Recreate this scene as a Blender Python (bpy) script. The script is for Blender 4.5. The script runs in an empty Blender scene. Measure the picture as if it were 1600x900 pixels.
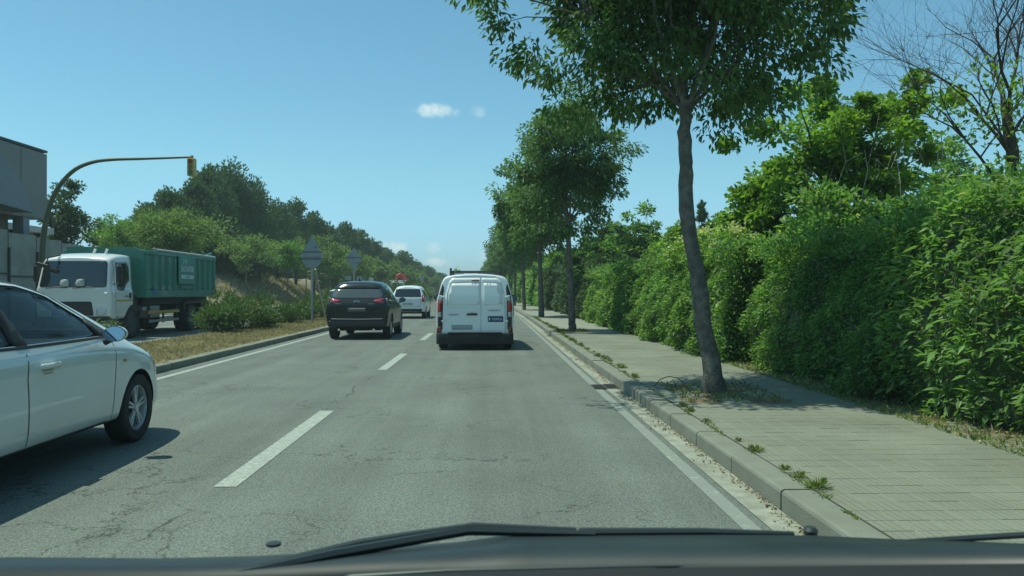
import bpy, bmesh, math, random
import numpy as np
from math import sin, cos, pi, radians, sqrt
from mathutils import Vector, Matrix, Euler
from mathutils.bvhtree import BVHTree
from mathutils.geometry import delaunay_2d_cdt

scene = bpy.context.scene
COL = scene.collection
random.seed(7)
RNG = np.random.default_rng(11)

# ------------------------------------------------------------ camera
CAM_H = 1.45
FPX = 1250.0
YAW = math.atan(35 / FPX)            # the road's vanishing point lies left of centre
cd = bpy.data.cameras.new('camera')
cam = bpy.data.objects.new('camera', cd)
COL.objects.link(cam)
cam.location = (0, 0, CAM_H)
cam.rotation_euler = (pi / 2 + math.atan(3 / FPX), 0, -YAW)
cd.sensor_width = 36
cd.lens = 36 * FPX / 1600
cd.clip_start = 0.05
cd.clip_end = 3000
cd.dof.use_dof = True               # a phone's small lens: only the scuttle under its nose goes soft
cd.dof.focus_distance = 20
cd.dof.aperture_fstop = 12
scene.camera = cam

# ------------------------------------------------------------ sky, sun, exposure
SUN_DIR = Vector((-0.38, 0.05, 1.0)).normalized()
sun_el = math.asin(SUN_DIR.z)
sun_az = math.atan2(SUN_DIR.x, SUN_DIR.y)
W = bpy.data.worlds.new('World')
scene.world = W
W.use_nodes = True
nt = W.node_tree
nt.nodes.clear()
def wn(t, **k):
    n = nt.nodes.new(t)
    for a, b in k.items():
        setattr(n, a, b)
    return n
wo = wn('ShaderNodeOutputWorld')
bg = wn('ShaderNodeBackground')
bg.inputs[1].default_value = 0.135
sky = wn('ShaderNodeTexSky', sky_type='NISHITA', sun_disc=False)
sky.sun_elevation = sun_el
sky.sun_rotation = sun_az
sky.air_density = 1.0
sky.dust_density = 0.6
sky.ozone_density = 1.0
tint = wn('ShaderNodeMix', data_type='RGBA', blend_type='MULTIPLY')
tint.inputs[0].default_value = 1.0
ramp = wn('ShaderNodeValToRGB')
gtc = wn('ShaderNodeTexCoord'); gsx = wn('ShaderNodeSeparateXYZ')
nt.links.new(gtc.outputs['Generated'], gsx.inputs[0]); nt.links.new(gsx.outputs[2], ramp.inputs[0])
re_ = ramp.color_ramp.elements
re_[0].position = 0.02; re_[0].color = (.56, .90, 1.28, 1)
re_[1].position = 0.40; re_[1].color = (.64, 1.05, .97, 1)
k_ = re_.new(0.14); k_.color = (.66, 1.05, 1.04, 1)
nt.links.new(ramp.outputs[0], tint.inputs[7])
nt.links.new(sky.outputs[0], tint.inputs[6])
# small fair-weather clouds, each a noisy patch round its own direction
tc = wn('ShaderNodeTexCoord')
last = tint.outputs[2]
def pxdir(x, y):
    """direction in the world of a pixel of the photograph"""
    v = Vector(((x - 800) / FPX, (450 - y) / FPX, -1))
    return (cam.rotation_euler.to_matrix() @ v).normalized()
noise = wn('ShaderNodeTexNoise')
noise.inputs['Scale'].default_value = 55
noise.inputs['Detail'].default_value = 6
noise.inputs['Roughness'].default_value = 0.6
nt.links.new(tc.outputs['Generated'], noise.inputs['Vector'])
def cloud(x, y, rx, ry, dens):
    """soft elliptical patch of cloud (rx, ry in radians) broken up by noise"""
    global last
    c = pxdir(x, y)
    right = Vector((c.y, -c.x, 0)).normalized()
    up = right.cross(c).normalized()
    def dot(v, s):
        d = wn('ShaderNodeVectorMath', operation='DOT_PRODUCT')
        nt.links.new(tc.outputs['Generated'], d.inputs[0])
        d.inputs[1].default_value = v / s
        return d.outputs['Value']
    a = wn('ShaderNodeMath', operation='MULTIPLY'); b_ = wn('ShaderNodeMath', operation='MULTIPLY')
    da, db = dot(right, rx), dot(up, ry)
    for n, s in ((a, da), (b_, db)):
        nt.links.new(s, n.inputs[0]); nt.links.new(s, n.inputs[1])
    s = wn('ShaderNodeMath', operation='ADD')
    nt.links.new(a.outputs[0], s.inputs[0]); nt.links.new(b_.outputs[0], s.inputs[1])
    # front hemisphere only
    f = wn('ShaderNodeMath', operation='GREATER_THAN')
    nt.links.new(dot(c, 1.0), f.inputs[0]); f.inputs[1].default_value = 0.5
    e = wn('ShaderNodeMath', operation='SUBTRACT'); e.inputs[0].default_value = 1.0
    nt.links.new(s.outputs[0], e.inputs[1])
    m = wn('ShaderNodeMath', operation='MULTIPLY_ADD')
    nt.links.new(noise.outputs['Fac'], m.inputs[0]); m.inputs[1].default_value = 2.6
    m2 = wn('ShaderNodeMath', operation='SUBTRACT'); nt.links.new(e.outputs[0], m2.inputs[0]); m2.inputs[1].default_value = 1.55
    nt.links.new(m2.outputs[0], m.inputs[2])
    r = wn('ShaderNodeMapRange', interpolation_type='SMOOTHSTEP')
    nt.links.new(m.outputs[0], r.inputs[0])
    r.inputs[1].default_value = 0.0; r.inputs[2].default_value = 1.25
    r.inputs[3].default_value = 0.0; r.inputs[4].default_value = dens
    g = wn('ShaderNodeMath', operation='MULTIPLY')
    nt.links.new(r.outputs[0], g.inputs[0]); nt.links.new(f.outputs[0], g.inputs[1])
    mx = wn('ShaderNodeMix', data_type='RGBA')
    nt.links.new(g.outputs[0], mx.inputs[0]); nt.links.new(last, mx.inputs[6])
    mx.inputs[7].default_value = (6.2, 7.2, 7.0, 1)
    last = mx.outputs[2]
for cl in ((677, 174, .036, .012, .72), (747, 175, .013, .010, .35), (612, 387, .030, .010, .75), (681, 410, .022, .008, .85),
           (676, 388, .012, .010, .3), (1215, 305, .030, .016, .5), (760, 405, .02, .015, .5)):
    cloud(*cl)
nt.links.new(last, bg.inputs[0])
nt.links.new(bg.outputs[0], wo.inputs[0])

sl = bpy.data.lights.new('sun', 'SUN')
sl.energy = 4.1
sl.angle = radians(0.53)
sl.color = (.97, 1.0, .80)
so = bpy.data.objects.new('sun', sl)
so.rotation_euler = (-SUN_DIR).to_track_quat('-Z', 'Y').to_euler()
so.location = (0, 0, 60)
COL.objects.link(so)

vs = scene.view_settings
scene.display_settings.display_device = 'sRGB'
vs.view_transform = 'Standard'
vs.look = 'None'
vs.gamma = 1
vs.use_curve_mapping = False
vs.exposure = 0
scene.cycles.max_bounces = 8
scene.cycles.transparent_max_bounces = 12
scene.cycles.volume_bounces = 0
# thin haze over the whole place, added to lift darks like the windscreen veil
def haze_box():
    x, y0, y1, z0, z1 = 1300, -400, 1700, -1.2, 22
    me = bpy.data.meshes.new('haze')
    me.from_pydata([(i, j, k) for i in (-x, x) for j in (y0, y1) for k in (z0, z1)], [], [(0, 1, 3, 2), (4, 6, 7, 5), (0, 4, 5, 1), (2, 3, 7, 6), (0, 2, 6, 4), (1, 5, 7, 3)])
    m = bpy.data.materials.new('haze'); m.use_nodes = True
    t = m.node_tree; t.nodes.clear()
    o = t.nodes.new('ShaderNodeOutputMaterial'); v = t.nodes.new('ShaderNodeVolumePrincipled')
    v.inputs['Color'].default_value = (.72, .90, .92, 1); v.inputs['Density'].default_value = .0009
    t.links.new(v.outputs[0], o.inputs['Volume'])
    me.materials.append(m)
    ob = bpy.data.objects.new('haze', me); ob['kind'] = 'stuff'; ob['label'] = 'thin haze added over the whole road, lifting darks like a windscreen veil'
    COL.objects.link(ob)
haze_box()
scene.cycles.caustics_reflective = False
scene.cycles.caustics_refractive = False

# ------------------------------------------------------------ materials
def srgb(r, g, b):
    f = lambda c: (c / 255 / 12.92) if c / 255 <= .04045 else ((c / 255 + .055) / 1.055) ** 2.4
    return (f(r), f(g), f(b))

def new_mat(name):
    m = bpy.data.materials.new(name)
    m.use_nodes = True
    return m, m.node_tree, m.node_tree.nodes['Principled BSDF']

def setp(b, **k):
    names = dict(rough='Roughness', metal='Metallic', spec='Specular IOR Level', coat='Coat Weight', coatr='Coat Roughness', sheen='Sheen Weight')
    for a, v in k.items():
        b.inputs[names[a]].default_value = v

def M(name, col, rough=.6, metal=0, spec=.5, coat=0, var=.12, vscale=3, bump=0, bscale=40, dirt=None, dirt_amt=0, dirt_scale=2.0):
    """painted / solid surface with a gentle uneven colour, optional dirt patches and fine relief"""
    m, t, b = new_mat(name)
    N, L = t.nodes, t.links
    setp(b, rough=rough, metal=metal, spec=spec, coat=coat, coatr=.05)
    geo = N.new('ShaderNodeNewGeometry')
    n = N.new('ShaderNodeTexNoise'); n.inputs['Scale'].default_value = vscale; n.inputs['Detail'].default_value = 5
    L.new(geo.outputs['Position'], n.inputs['Vector'])
    mr = N.new('ShaderNodeMapRange'); L.new(n.outputs['Fac'], mr.inputs[0])
    mr.inputs[1].default_value = .3; mr.inputs[2].default_value = .7
    mr.inputs[3].default_value = 1 - var; mr.inputs[4].default_value = 1 + var
    v = N.new('ShaderNodeVectorMath'); v.operation = 'SCALE'
    v.inputs[0].default_value = col
    L.new(mr.outputs[0], v.inputs['Scale'])
    out = v.outputs[0]
    if dirt:
        n2 = N.new('ShaderNodeTexNoise'); n2.inputs['Scale'].default_value = dirt_scale; n2.inputs['Detail'].default_value = 8
        L.new(geo.outputs['Position'], n2.inputs['Vector'])
        r2 = N.new('ShaderNodeMapRange'); L.new(n2.outputs['Fac'], r2.inputs[0])
        r2.inputs[1].default_value = .45; r2.inputs[2].default_value = .75; r2.inputs[4].default_value = dirt_amt
        mx = N.new('ShaderNodeMix'); mx.data_type = 'RGBA'
        L.new(r2.outputs[0], mx.inputs[0]); L.new(out, mx.inputs[6]); mx.inputs[7].default_value = (*dirt, 1)
        out = mx.outputs[2]
    L.new(out, b.inputs['Base Color'])
    if bump:
        n3 = N.new('ShaderNodeTexNoise'); n3.inputs['Scale'].default_value = bscale; n3.inputs['Detail'].default_value = 4
        L.new(geo.outputs['Position'], n3.inputs['Vector'])
        bp = N.new('ShaderNodeBump'); bp.inputs['Strength'].default_value = bump; bp.inputs['Distance'].default_value = .02
        L.new(n3.outputs['Fac'], bp.inputs['Height']); L.new(bp.outputs[0], b.inputs['Normal'])
    return m

def leaf_mat(name, dark, light, transl=.35, rough=.45, accent=None, accent_amt=0.0):
    """foliage: every leaf its own tone between dark and light, light passing through it"""
    m, t, b = new_mat(name)
    N, L = t.nodes, t.links
    geo = N.new('ShaderNodeNewGeometry')
    r = N.new('ShaderNodeValToRGB')
    L.new(geo.outputs['Random Per Island'], r.inputs[0])
    e = r.color_ramp.elements
    e[0].color = (*dark, 1); e[1].color = (*light, 1)
    if accent:
        x = e.new(1 - accent_amt); x.color = (*light, 1)
        e[-1].color = (*accent, 1)
    big = N.new('ShaderNodeTexNoise'); big.inputs['Scale'].default_value = .9
    L.new(geo.outputs['Position'], big.inputs['Vector'])
    mr = N.new('ShaderNodeMapRange'); L.new(big.outputs['Fac'], mr.inputs[0])
    mr.inputs[1].default_value = .3; mr.inputs[2].default_value = .7; mr.inputs[3].default_value = .75; mr.inputs[4].default_value = 1.25
    sc = N.new('ShaderNodeVectorMath'); sc.operation = 'SCALE'
    L.new(r.outputs[0], sc.inputs[0]); L.new(mr.outputs[0], sc.inputs['Scale'])
    L.new(sc.outputs[0], b.inputs['Base Color'])
    setp(b, rough=rough + .08, spec=.22)
    tr = N.new('ShaderNodeBsdfTranslucent')
    tm = N.new('ShaderNodeMix'); tm.data_type = 'RGBA'; tm.blend_type = 'MULTIPLY'; tm.inputs[0].default_value = 1
    L.new(sc.outputs[0], tm.inputs[6]); tm.inputs[7].default_value = (1.5, 1.6, .7, 1)
    L.new(tm.outputs[2], tr.inputs[0])
    mix = N.new('ShaderNodeMixShader'); mix.inputs[0].default_value = transl
    L.new(b.outputs[0], mix.inputs[1]); L.new(tr.outputs[0], mix.inputs[2])
    L.new(mix.outputs[0], N['Material Output'].inputs[0])
    return m

def glass_mat(name, tintc, refl=.06, alpha=.5):
    """tinted pane: part see-through, part dark, mirror-like at grazing angles"""
    m, t, b = new_mat(name)
    N, L = t.nodes, t.links
    setp(b, rough=.03, spec=.8, coat=.3)
    b.inputs['Base Color'].default_value = (*tintc, 1)
    tr = N.new('ShaderNodeBsdfTransparent'); tr.inputs[0].default_value = (.62, .74, .70, 1)
    mix = N.new('ShaderNodeMixShader')
    fr = N.new('ShaderNodeFresnel'); fr.inputs[0].default_value = 1.5
    mr = N.new('ShaderNodeMapRange'); L.new(fr.outputs[0], mr.inputs[0])
    mr.inputs[3].default_value = alpha; mr.inputs[4].default_value = 1
    L.new(mr.outputs[0], mix.inputs[0])
    L.new(tr.outputs[0], mix.inputs[1]); L.new(b.outputs[0], mix.inputs[2])
    L.new(mix.outputs[0], N['Material Output'].inputs[0])
    return m

# ------------------------------------------------------------ object helpers
def link(o, parent=None):
    COL.objects.link(o)
    if parent:
        o.parent = parent
    return o

def tag(o, label=None, cat=None, group=None, kind=None):
    for k, v in (('label', label), ('category', cat), ('group', group), ('kind', kind)):
        if v:
            o[k] = v
    return o

def empty(name, loc, rz=0, label=None, cat=None, group=None):
    o = bpy.data.objects.new(name, None)
    o.empty_display_size = .2
    o.location = loc
    o.rotation_euler = (0, 0, rz)
    link(o)
    return tag(o, label, cat, group)

def children_of(o):
    return [c for c in COL.objects if c.parent == o]

def copy_tree(o, loc=None, rz=None, label=None, group=None, scale=None, parent=None, kids=None):
    if kids is None:
        kids = {}
        for c in COL.objects:
            if c.parent:
                kids.setdefault(c.parent.name, []).append(c)
    c = o.copy()
    COL.objects.link(c)
    if parent:
        c.parent = parent
    if loc is not None: c.location = loc
    if rz is not None: c.rotation_euler = (0, 0, rz)
    if scale is not None: c.scale = scale
    if label: c['label'] = label
    if group: c['group'] = group
    for ch in kids.get(o.name, []):
        copy_tree(ch, parent=c, kids=kids)
    return c

def mesh_obj(name, verts, faces, mats, parent=None, smooth=False, mi=None):
    me = bpy.data.meshes.new(name)
    me.from_pydata([tuple(v) for v in verts], [], faces)
    for m in (mats if isinstance(mats, (list, tuple)) else [mats]):
        me.materials.append(m)
    if mi is not None:
        me.polygons.foreach_set('material_index', mi)
    if smooth:
        me.polygons.foreach_set('use_smooth', [True] * len(me.polygons))
    me.update()
    return link(bpy.data.objects.new(name, me), parent)

class MB:
    """collects shapes into one mesh"""
    def __init__(s):
        s.v = []; s.f = []; s.m = []; s.cur = 0
    def add(s, v, f):
        o = len(s.v)
        s.v += [tuple(p) for p in v]
        s.f += [tuple(i + o for i in q) for q in f]
        s.m += [s.cur] * len(f)
        return s
    def box(s, c, d, rot=None, bev=0):
        x, y, z = d[0] / 2, d[1] / 2, d[2] / 2
        b = min(bev, x * .9, y * .9, z * .9)
        if b > 0:
            bm = bmesh.new()
            bmesh.ops.create_cube(bm, size=1)
            for v in bm.verts: v.co = Vector((v.co.x * 2 * x, v.co.y * 2 * y, v.co.z * 2 * z))
            bmesh.ops.bevel(bm, geom=bm.edges[:], offset=b, segments=2, affect='EDGES', profile=.5)
            bm.verts.index_update()
            vs_ = [v.co.copy() for v in bm.verts]
            fs = [[v.index for v in f.verts] for f in bm.faces]
            bm.free()
        else:
            vs_ = [Vector((i * x, j * y, k * z)) for i in (-1, 1) for j in (-1, 1) for k in (-1, 1)]
            fs = [(0, 1, 3, 2), (4, 6, 7, 5), (0, 4, 5, 1), (2, 3, 7, 6), (0, 2, 6, 4), (1, 5, 7, 3)]
        R = rot if rot else Matrix.Identity(3)
        c = Vector(c)
        return s.add([R @ p + c for p in vs_], fs)
    def tube(s, pts, rad, n=8, cap=True):
        pts = [Vector(p) for p in pts]
        if not isinstance(rad, (list, tuple)): rad = [rad] * len(pts)
        vs_, fs = [], []
        up = Vector((0.13, 0.21, 1)).normalized()
        for i, p in enumerate(pts):
            d = (pts[min(i + 1, len(pts) - 1)] - pts[max(i - 1, 0)]).normalized()
            if abs(d.dot(up)) > .98: a = d.cross(Vector((1, 0, 0))).normalized()
            else: a = d.cross(up).normalized()
            b = d.cross(a).normalized()
            for k in range(n):
                t = 2 * pi * k / n
                vs_.append(p + (a * cos(t) + b * sin(t)) * rad[i])
        for i in range(len(pts) - 1):
            for k in range(n):
                k2 = (k + 1) % n
                fs.append((i * n + k, i * n + k2, (i + 1) * n + k2, (i + 1) * n + k))
        if cap:
            fs.append(tuple(range(n))[::-1]); fs.append(tuple(range((len(pts) - 1) * n, len(pts) * n)))
        return s.add(vs_, fs)
    def lathe(s, prof, axis='x', c=(0, 0, 0), n=32, closed=True):
        """prof: (radius, offset along the axis)"""
        vs_, fs = [], []
        c = Vector(c)
        for k in range(n):
            t = 2 * pi * k / n
            for r, h in prof:
                p = {'x': (h, r * cos(t), r * sin(t)), 'y': (r * cos(t), h, r * sin(t)), 'z': (r * cos(t), r * sin(t), h)}[axis]
                vs_.append(Vector(p) + c)
        q = len(prof)
        for k in range(n):
            k2 = (k + 1) % n
            for i in range(q - 1 + (1 if closed else 0)):
                j = (i + 1) % q
                fs.append((k * q + i, k * q + j, k2 * q + j, k2 * q + i))
        return s.add(vs_, fs)
    def prism(s, poly, a, b, axis='x'):
        """2D polygon extruded between a and b along the axis"""
        P = {'x': lambda u, v, w: (w, u, v), 'y': lambda u, v, w: (u, w, v), 'z': lambda u, v, w: (u, v, w)}[axis]
        n = len(poly)
        vs_ = [P(u, v, a) for u, v in poly] + [P(u, v, b) for u, v in poly]
        fs = [tuple(range(n)), tuple(range(2 * n - 1, n - 1, -1))]
        fs += [(i, i + n, (i + 1) % n + n, (i + 1) % n) for i in range(n)]
        return s.add(vs_, fs)
    def build(s, name, mats, parent=None, smooth=False, bevel=0, auto=False):
        o = mesh_obj(name, s.v, s.f, mats, parent, smooth, s.m)
        bm = bmesh.new(); bm.from_mesh(o.data)
        bmesh.ops.recalc_face_normals(bm, faces=bm.faces[:])
        if bevel:
            bmesh.ops.bevel(bm, geom=[e for e in bm.edges if len(e.link_faces) == 2 and e.calc_face_angle(0) > .6], offset=bevel, segments=2, affect='EDGES', profile=.5)
        if smooth or bevel:
            for f in bm.faces: f.smooth = True
            for e in bm.edges:
                if len(e.link_faces) == 2 and e.calc_face_angle(0) > radians(38): e.smooth = False
        bm.to_mesh(o.data); bm.free()
        return o

def text_mesh(name, body, size, mat, parent, M4, extrude=.002, width=None):
    """a flat word standing proud of a surface; M4 places its local XY plane"""
    cu = bpy.data.curves.new(name, 'FONT')
    cu.body = body; cu.size = size; cu.extrude = extrude
    cu.align_x = 'CENTER'; cu.align_y = 'CENTER'; cu.resolution_u = 2
    tmp = bpy.data.objects.new(name + '_tmp', cu)
    COL.objects.link(tmp)
    dg = bpy.context.evaluated_depsgraph_get()
    me = bpy.data.meshes.new_from_object(tmp.evaluated_get(dg))
    bpy.data.objects.remove(tmp)
    bpy.data.curves.remove(cu)
    me.name = name
    xs = [v.co.x for v in me.vertices]
    k = width / (max(xs) - min(xs)) if width else 1
    for v in me.vertices:
        v.co = M4 @ Vector((v.co.x * k, v.co.y, v.co.z))
    me.materials.clear(); me.materials.append(mat)
    return link(bpy.data.objects.new(name, me), parent)

# ------------------------------------------------------------ the road's line and the photograph's pixels
def cx(Y):
    if Y < 35: return 0.0
    if Y < 160: return -0.00042 * (Y - 35) ** 2
    return -0.00042 * 125 ** 2 - 0.105 * (Y - 160)

def bank(X, Y):
    """height of the dry bank beyond the opposite carriageway (X relative to the road's line)"""
    if X > -17.2 or Y < 40: return 0.0
    t = min(1, (-17.2 - X) / 5.5); t = t * t * (3 - 2 * t)
    s = min(1, (Y - 40) / 18); s = s * s * (3 - 2 * s)
    return 2.6 * t * s * (1 + .12 * sin(Y * .31) + .06 * sin(X * 1.3 + Y * .8))

def at(px, Y):
    """world X of pixel column px at distance Y"""
    v = pxdir(px, 453)
    return v.x / v.y * Y
def zat(py, Y):
    return CAM_H + (453 - py) / FPX * Y
# ============================================================ THE GROUND
def asphalt(name, base, crack=True):
    m, t, b = new_mat(name)
    N, L = t.nodes, t.links
    geo = N.new('ShaderNodeNewGeometry')
    P = geo.outputs['Position']
    def noise(s, d=4, r=.5, vec=P):
        n = N.new('ShaderNodeTexNoise'); n.inputs['Scale'].default_value = s; n.inputs['Detail'].default_value = d; n.inputs['Roughness'].default_value = r
        L.new(vec, n.inputs['Vector']); return n
    def rng(src, a, b_, c, d):
        n = N.new('ShaderNodeMapRange'); L.new(src, n.inputs[0])
        for i, v in enumerate((a, b_, c, d)): n.inputs[i + 1].default_value = v
        return n.outputs[0]
    def mul(a, b_):
        n = N.new('ShaderNodeMath'); n.operation = 'MULTIPLY'; L.new(a, n.inputs[0]); L.new(b_, n.inputs[1]); return n.outputs[0]
    f = rng(noise(.7, 6).outputs['Fac'], .3, .7, .86, 1.08)
    vo = N.new('ShaderNodeTexVoronoi'); vo.inputs['Scale'].default_value = 80
    L.new(P, vo.inputs['Vector'])
    f = mul(f, rng(vo.outputs['Distance'], 0, .8, 1.24, .64))
    f = mul(f, rng(noise(46, 4, .8).outputs['Fac'], .3, .7, .66, 1.32))
    # stretched along the road: worn wheel tracks, oil line
    mp = N.new('ShaderNodeMapping'); mp.inputs['Scale'].default_value = (1.15, .03, 1)
    L.new(P, mp.inputs['Vector'])
    f = mul(f, rng(noise(1.3, 4, .6, mp.outputs[0]).outputs['Fac'], .35, .65, .84, 1.10))
    if crack:
        dn = noise(2.2, 6, .65)
        dm = N.new('ShaderNodeVectorMath'); dm.operation = 'SCALE'; L.new(dn.outputs['Color'], dm.inputs[0]); dm.inputs['Scale'].default_value = .9
        ad = N.new('ShaderNodeVectorMath'); ad.operation = 'ADD'; L.new(P, ad.inputs[0]); L.new(dm.outputs[0], ad.inputs[1])
        cr = N.new('ShaderNodeTexVoronoi'); cr.feature = 'DISTANCE_TO_EDGE'; cr.inputs['Scale'].default_value = 1.25
        L.new(ad.outputs[0], cr.inputs['Vector'])
        line = rng(cr.outputs['Distance'], .004, .016, 1, 0)
        where = rng(noise(.55, 2).outputs['Fac'], .48, .58, 0, 1)
        cf = mul(line, where)
        # the wandering seam between the lanes
        sx = N.new('ShaderNodeSeparateXYZ'); L.new(P, sx.inputs[0])
        wob = noise(.8, 6, .7)
        w = N.new('ShaderNodeMath'); w.operation = 'MULTIPLY_ADD'; L.new(wob.outputs['Fac'], w.inputs[0]); w.inputs[1].default_value = .55; L.new(sx.outputs[0], w.inputs[2])
        w2 = N.new('ShaderNodeMath'); w2.operation = 'ADD'; L.new(w.outputs[0], w2.inputs[0]); w2.inputs[1].default_value = 1.70
        w3 = N.new('ShaderNodeMath'); w3.operation = 'ABSOLUTE'; L.new(w2.outputs[0], w3.inputs[0])
        seam = mul(rng(w3.outputs[0], .006, .017, .9, 0), rng(noise(1.7, 3).outputs['Fac'], .42, .5, 0, 1))
        mxx = N.new('ShaderNodeMath'); mxx.operation = 'MAXIMUM'; L.new(cf, mxx.inputs[0]); L.new(seam, mxx.inputs[1])
        f = mul(f, rng(mxx.outputs[0], 0, 1, 1, .38))
    v = N.new('ShaderNodeVectorMath'); v.operation = 'SCALE'; v.inputs[0].default_value = base
    L.new(f, v.inputs['Scale']); L.new(v.outputs[0], b.inputs['Base Color'])
    setp(b, rough=.85, spec=.3)
    bp = N.new('ShaderNodeBump'); bp.inputs['Strength'].default_value = .5; bp.inputs['Distance'].default_value = .008
    L.new(vo.outputs['Distance'], bp.inputs['Height']); L.new(bp.outputs[0], b.inputs['Normal'])
    return m

def worn_paint(name, col, under, wear=.5, scale=9, amt=.5):
    m, t, b = new_mat(name)
    N, L = t.nodes, t.links
    geo = N.new('ShaderNodeNewGeometry')
    n = N.new('ShaderNodeTexNoise'); n.inputs['Scale'].default_value = scale; n.inputs['Detail'].default_value = 9; n.inputs['Roughness'].default_value = .75
    L.new(geo.outputs['Position'], n.inputs['Vector'])
    n2 = N.new('ShaderNodeTexNoise'); n2.inputs['Scale'].default_value = 60
    L.new(geo.outputs['Position'], n2.inputs['Vector'])
    ad = N.new('ShaderNodeMath'); ad.operation = 'MULTIPLY_ADD'; L.new(n2.outputs['Fac'], ad.inputs[0]); ad.inputs[1].default_value = .3; L.new(n.outputs['Fac'], ad.inputs[2])
    r = N.new('ShaderNodeMapRange'); L.new(ad.outputs[0], r.inputs[0])
    r.inputs[1].default_value = wear + .12; r.inputs[2].default_value = wear + .25; r.inputs[3].default_value = 0; r.inputs[4].default_value = amt
    mx = N.new('ShaderNodeMix'); mx.data_type = 'RGBA'; L.new(r.outputs[0], mx.inputs[0])
    mx.inputs[6].default_value = (*col, 1); mx.inputs[7].default_value = (*under, 1)
    L.new(mx.outputs[2], b.inputs['Base Color'])
    setp(b, rough=.75)
    return m

ASPH = (.175, .203, .178)
m_asph = asphalt('asphalt', ASPH)
m_asph2 = asphalt('far_asphalt', (.22, .24, .215), False)
m_line = worn_paint('road_paint', (.43, .48, .43), (.20, .225, .195), .42, 16, .65)
m_line2 = worn_paint('worn_edge_paint', (.42, .46, .41), (.18, .205, .18), .33, 5, .85)
m_gutter = M('gutter_concrete', (.29, .315, .255), .9, var=.22, vscale=7, bump=.5, bscale=70, dirt=(.16, .15, .11), dirt_amt=.75, dirt_scale=5)
m_kerb = M('kerb_stone', (.20, .218, .175), .88, var=.14, vscale=6, bump=.35, bscale=90, dirt=(.15, .15, .12), dirt_amt=.6, dirt_scale=3)
m_joint = M('dark_joint', (.05, .05, .04), .95)
m_tile = M('paving_tile', (.20, .218, .168), .88, var=.14, vscale=1.1, bump=.35, bscale=60, dirt=(.16, .17, .125), dirt_amt=.9, dirt_scale=.8)
m_mortar = M('tile_mortar', (.275, .295, .24), .92, var=.15, vscale=20)
m_walk = M('pavement_far', (.235, .255, .205), .9, var=.1, vscale=1.2, bump=.2, bscale=30, dirt=(.22, .22, .17), dirt_amt=.5)
m_soil = M('soil', (.16, .125, .08), .95, var=.3, vscale=5, bump=.8, bscale=25)
m_dry = M('dry_grass_ground', (.25, .21, .14), .95, var=.25, vscale=3.5, bump=.8, bscale=14, dirt=(.20, .19, .09), dirt_amt=.7, dirt_scale=.7)
m_ground = M('rough_ground', (.12, .13, .06), .95, var=.3, vscale=.4, bump=.5, bscale=6)

def kerb_strip(name, x0, x1, y0, y1, z, mat, step=2.0, parent=None, zf=None, nx=1):
    ys = list(np.arange(y0, y1, step)) + [y1]
    v, f = [], []
    for y in ys:
        for i in range(nx + 1):
            x = x0 + (x1 - x0) * i / nx
            v.append((x + cx(y), y, zf(x, y) + z if zf else z))
    q = nx + 1
    for j in range(len(ys) - 1):
        for i in range(nx):
            f.append((j * q + i, j * q + i + 1, (j + 1) * q + i + 1, (j + 1) * q + i))
    return mesh_obj(name, v, f, mat, parent)

g = mesh_obj('ground', [(-1200, -300, -.03), (1200, -300, -.03), (1200, 1600, -.03), (-1200, 1600, -.03)], [(0, 1, 2, 3)], m_ground)
tag(g, kind='structure')
road = kerb_strip('road', -5.78, 1.93, -8, 420, 0, m_asph)
tag(road, kind='structure')
road2 = kerb_strip('opposite_road', -16.4, -8.75, -8, 420, 0, m_asph2)
tag(road2, kind='structure')
# edge lines and lane dashes
kerb_strip('edge_line', -5.46, -5.33, 0, 300, .004, m_line, parent=road)
kerb_strip('edge_line', 1.53, 1.64, 0, 300, .004, m_line2, parent=road)
kerb_strip('edge_line', -9.25, -9.12, 0, 300, .004, m_line, parent=road2)
d = 5.94
while d < 150:
    kerb_strip('lane_dash', -2.03, -1.86, d, d + 3.7, .004, m_line, .5, parent=road)
    kerb_strip('lane_dash', -12.9, -12.77, d, d + 3.7, .004, m_line, parent=road2)
    d += 8.6
# concrete gutter with debris
gut = kerb_strip('gutter', 1.70, 1.905, -4, 160, .006, m_gutter, .5)
tag(gut, kind='structure')
mb = MB()
for i in range(3200):
    y = 3.5 + 24 * random.random() ** 1.6
    x = 1.90 - abs(random.gauss(0, .05 + .03 * sin(y * 3.1)))
    s = .004 + .014 * random.random() ** 3
    a = random.uniform(0, pi)
    mb.box((x + cx(y), y, .006 + s * .3), (s, s * random.uniform(.5, 1), s * .6), Euler((random.random(), random.random(), a)).to_matrix())
m_deb = leaf_mat('gutter_debris', (.10, .08, .05), (.5, .44, .3), .05, .9, accent=(.42, .25, .2), accent_amt=.06)
tag(mb.build('debris', m_deb), 'dry leaf bits and grit lying in the gutter along the right kerb', kind='stuff')

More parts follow.
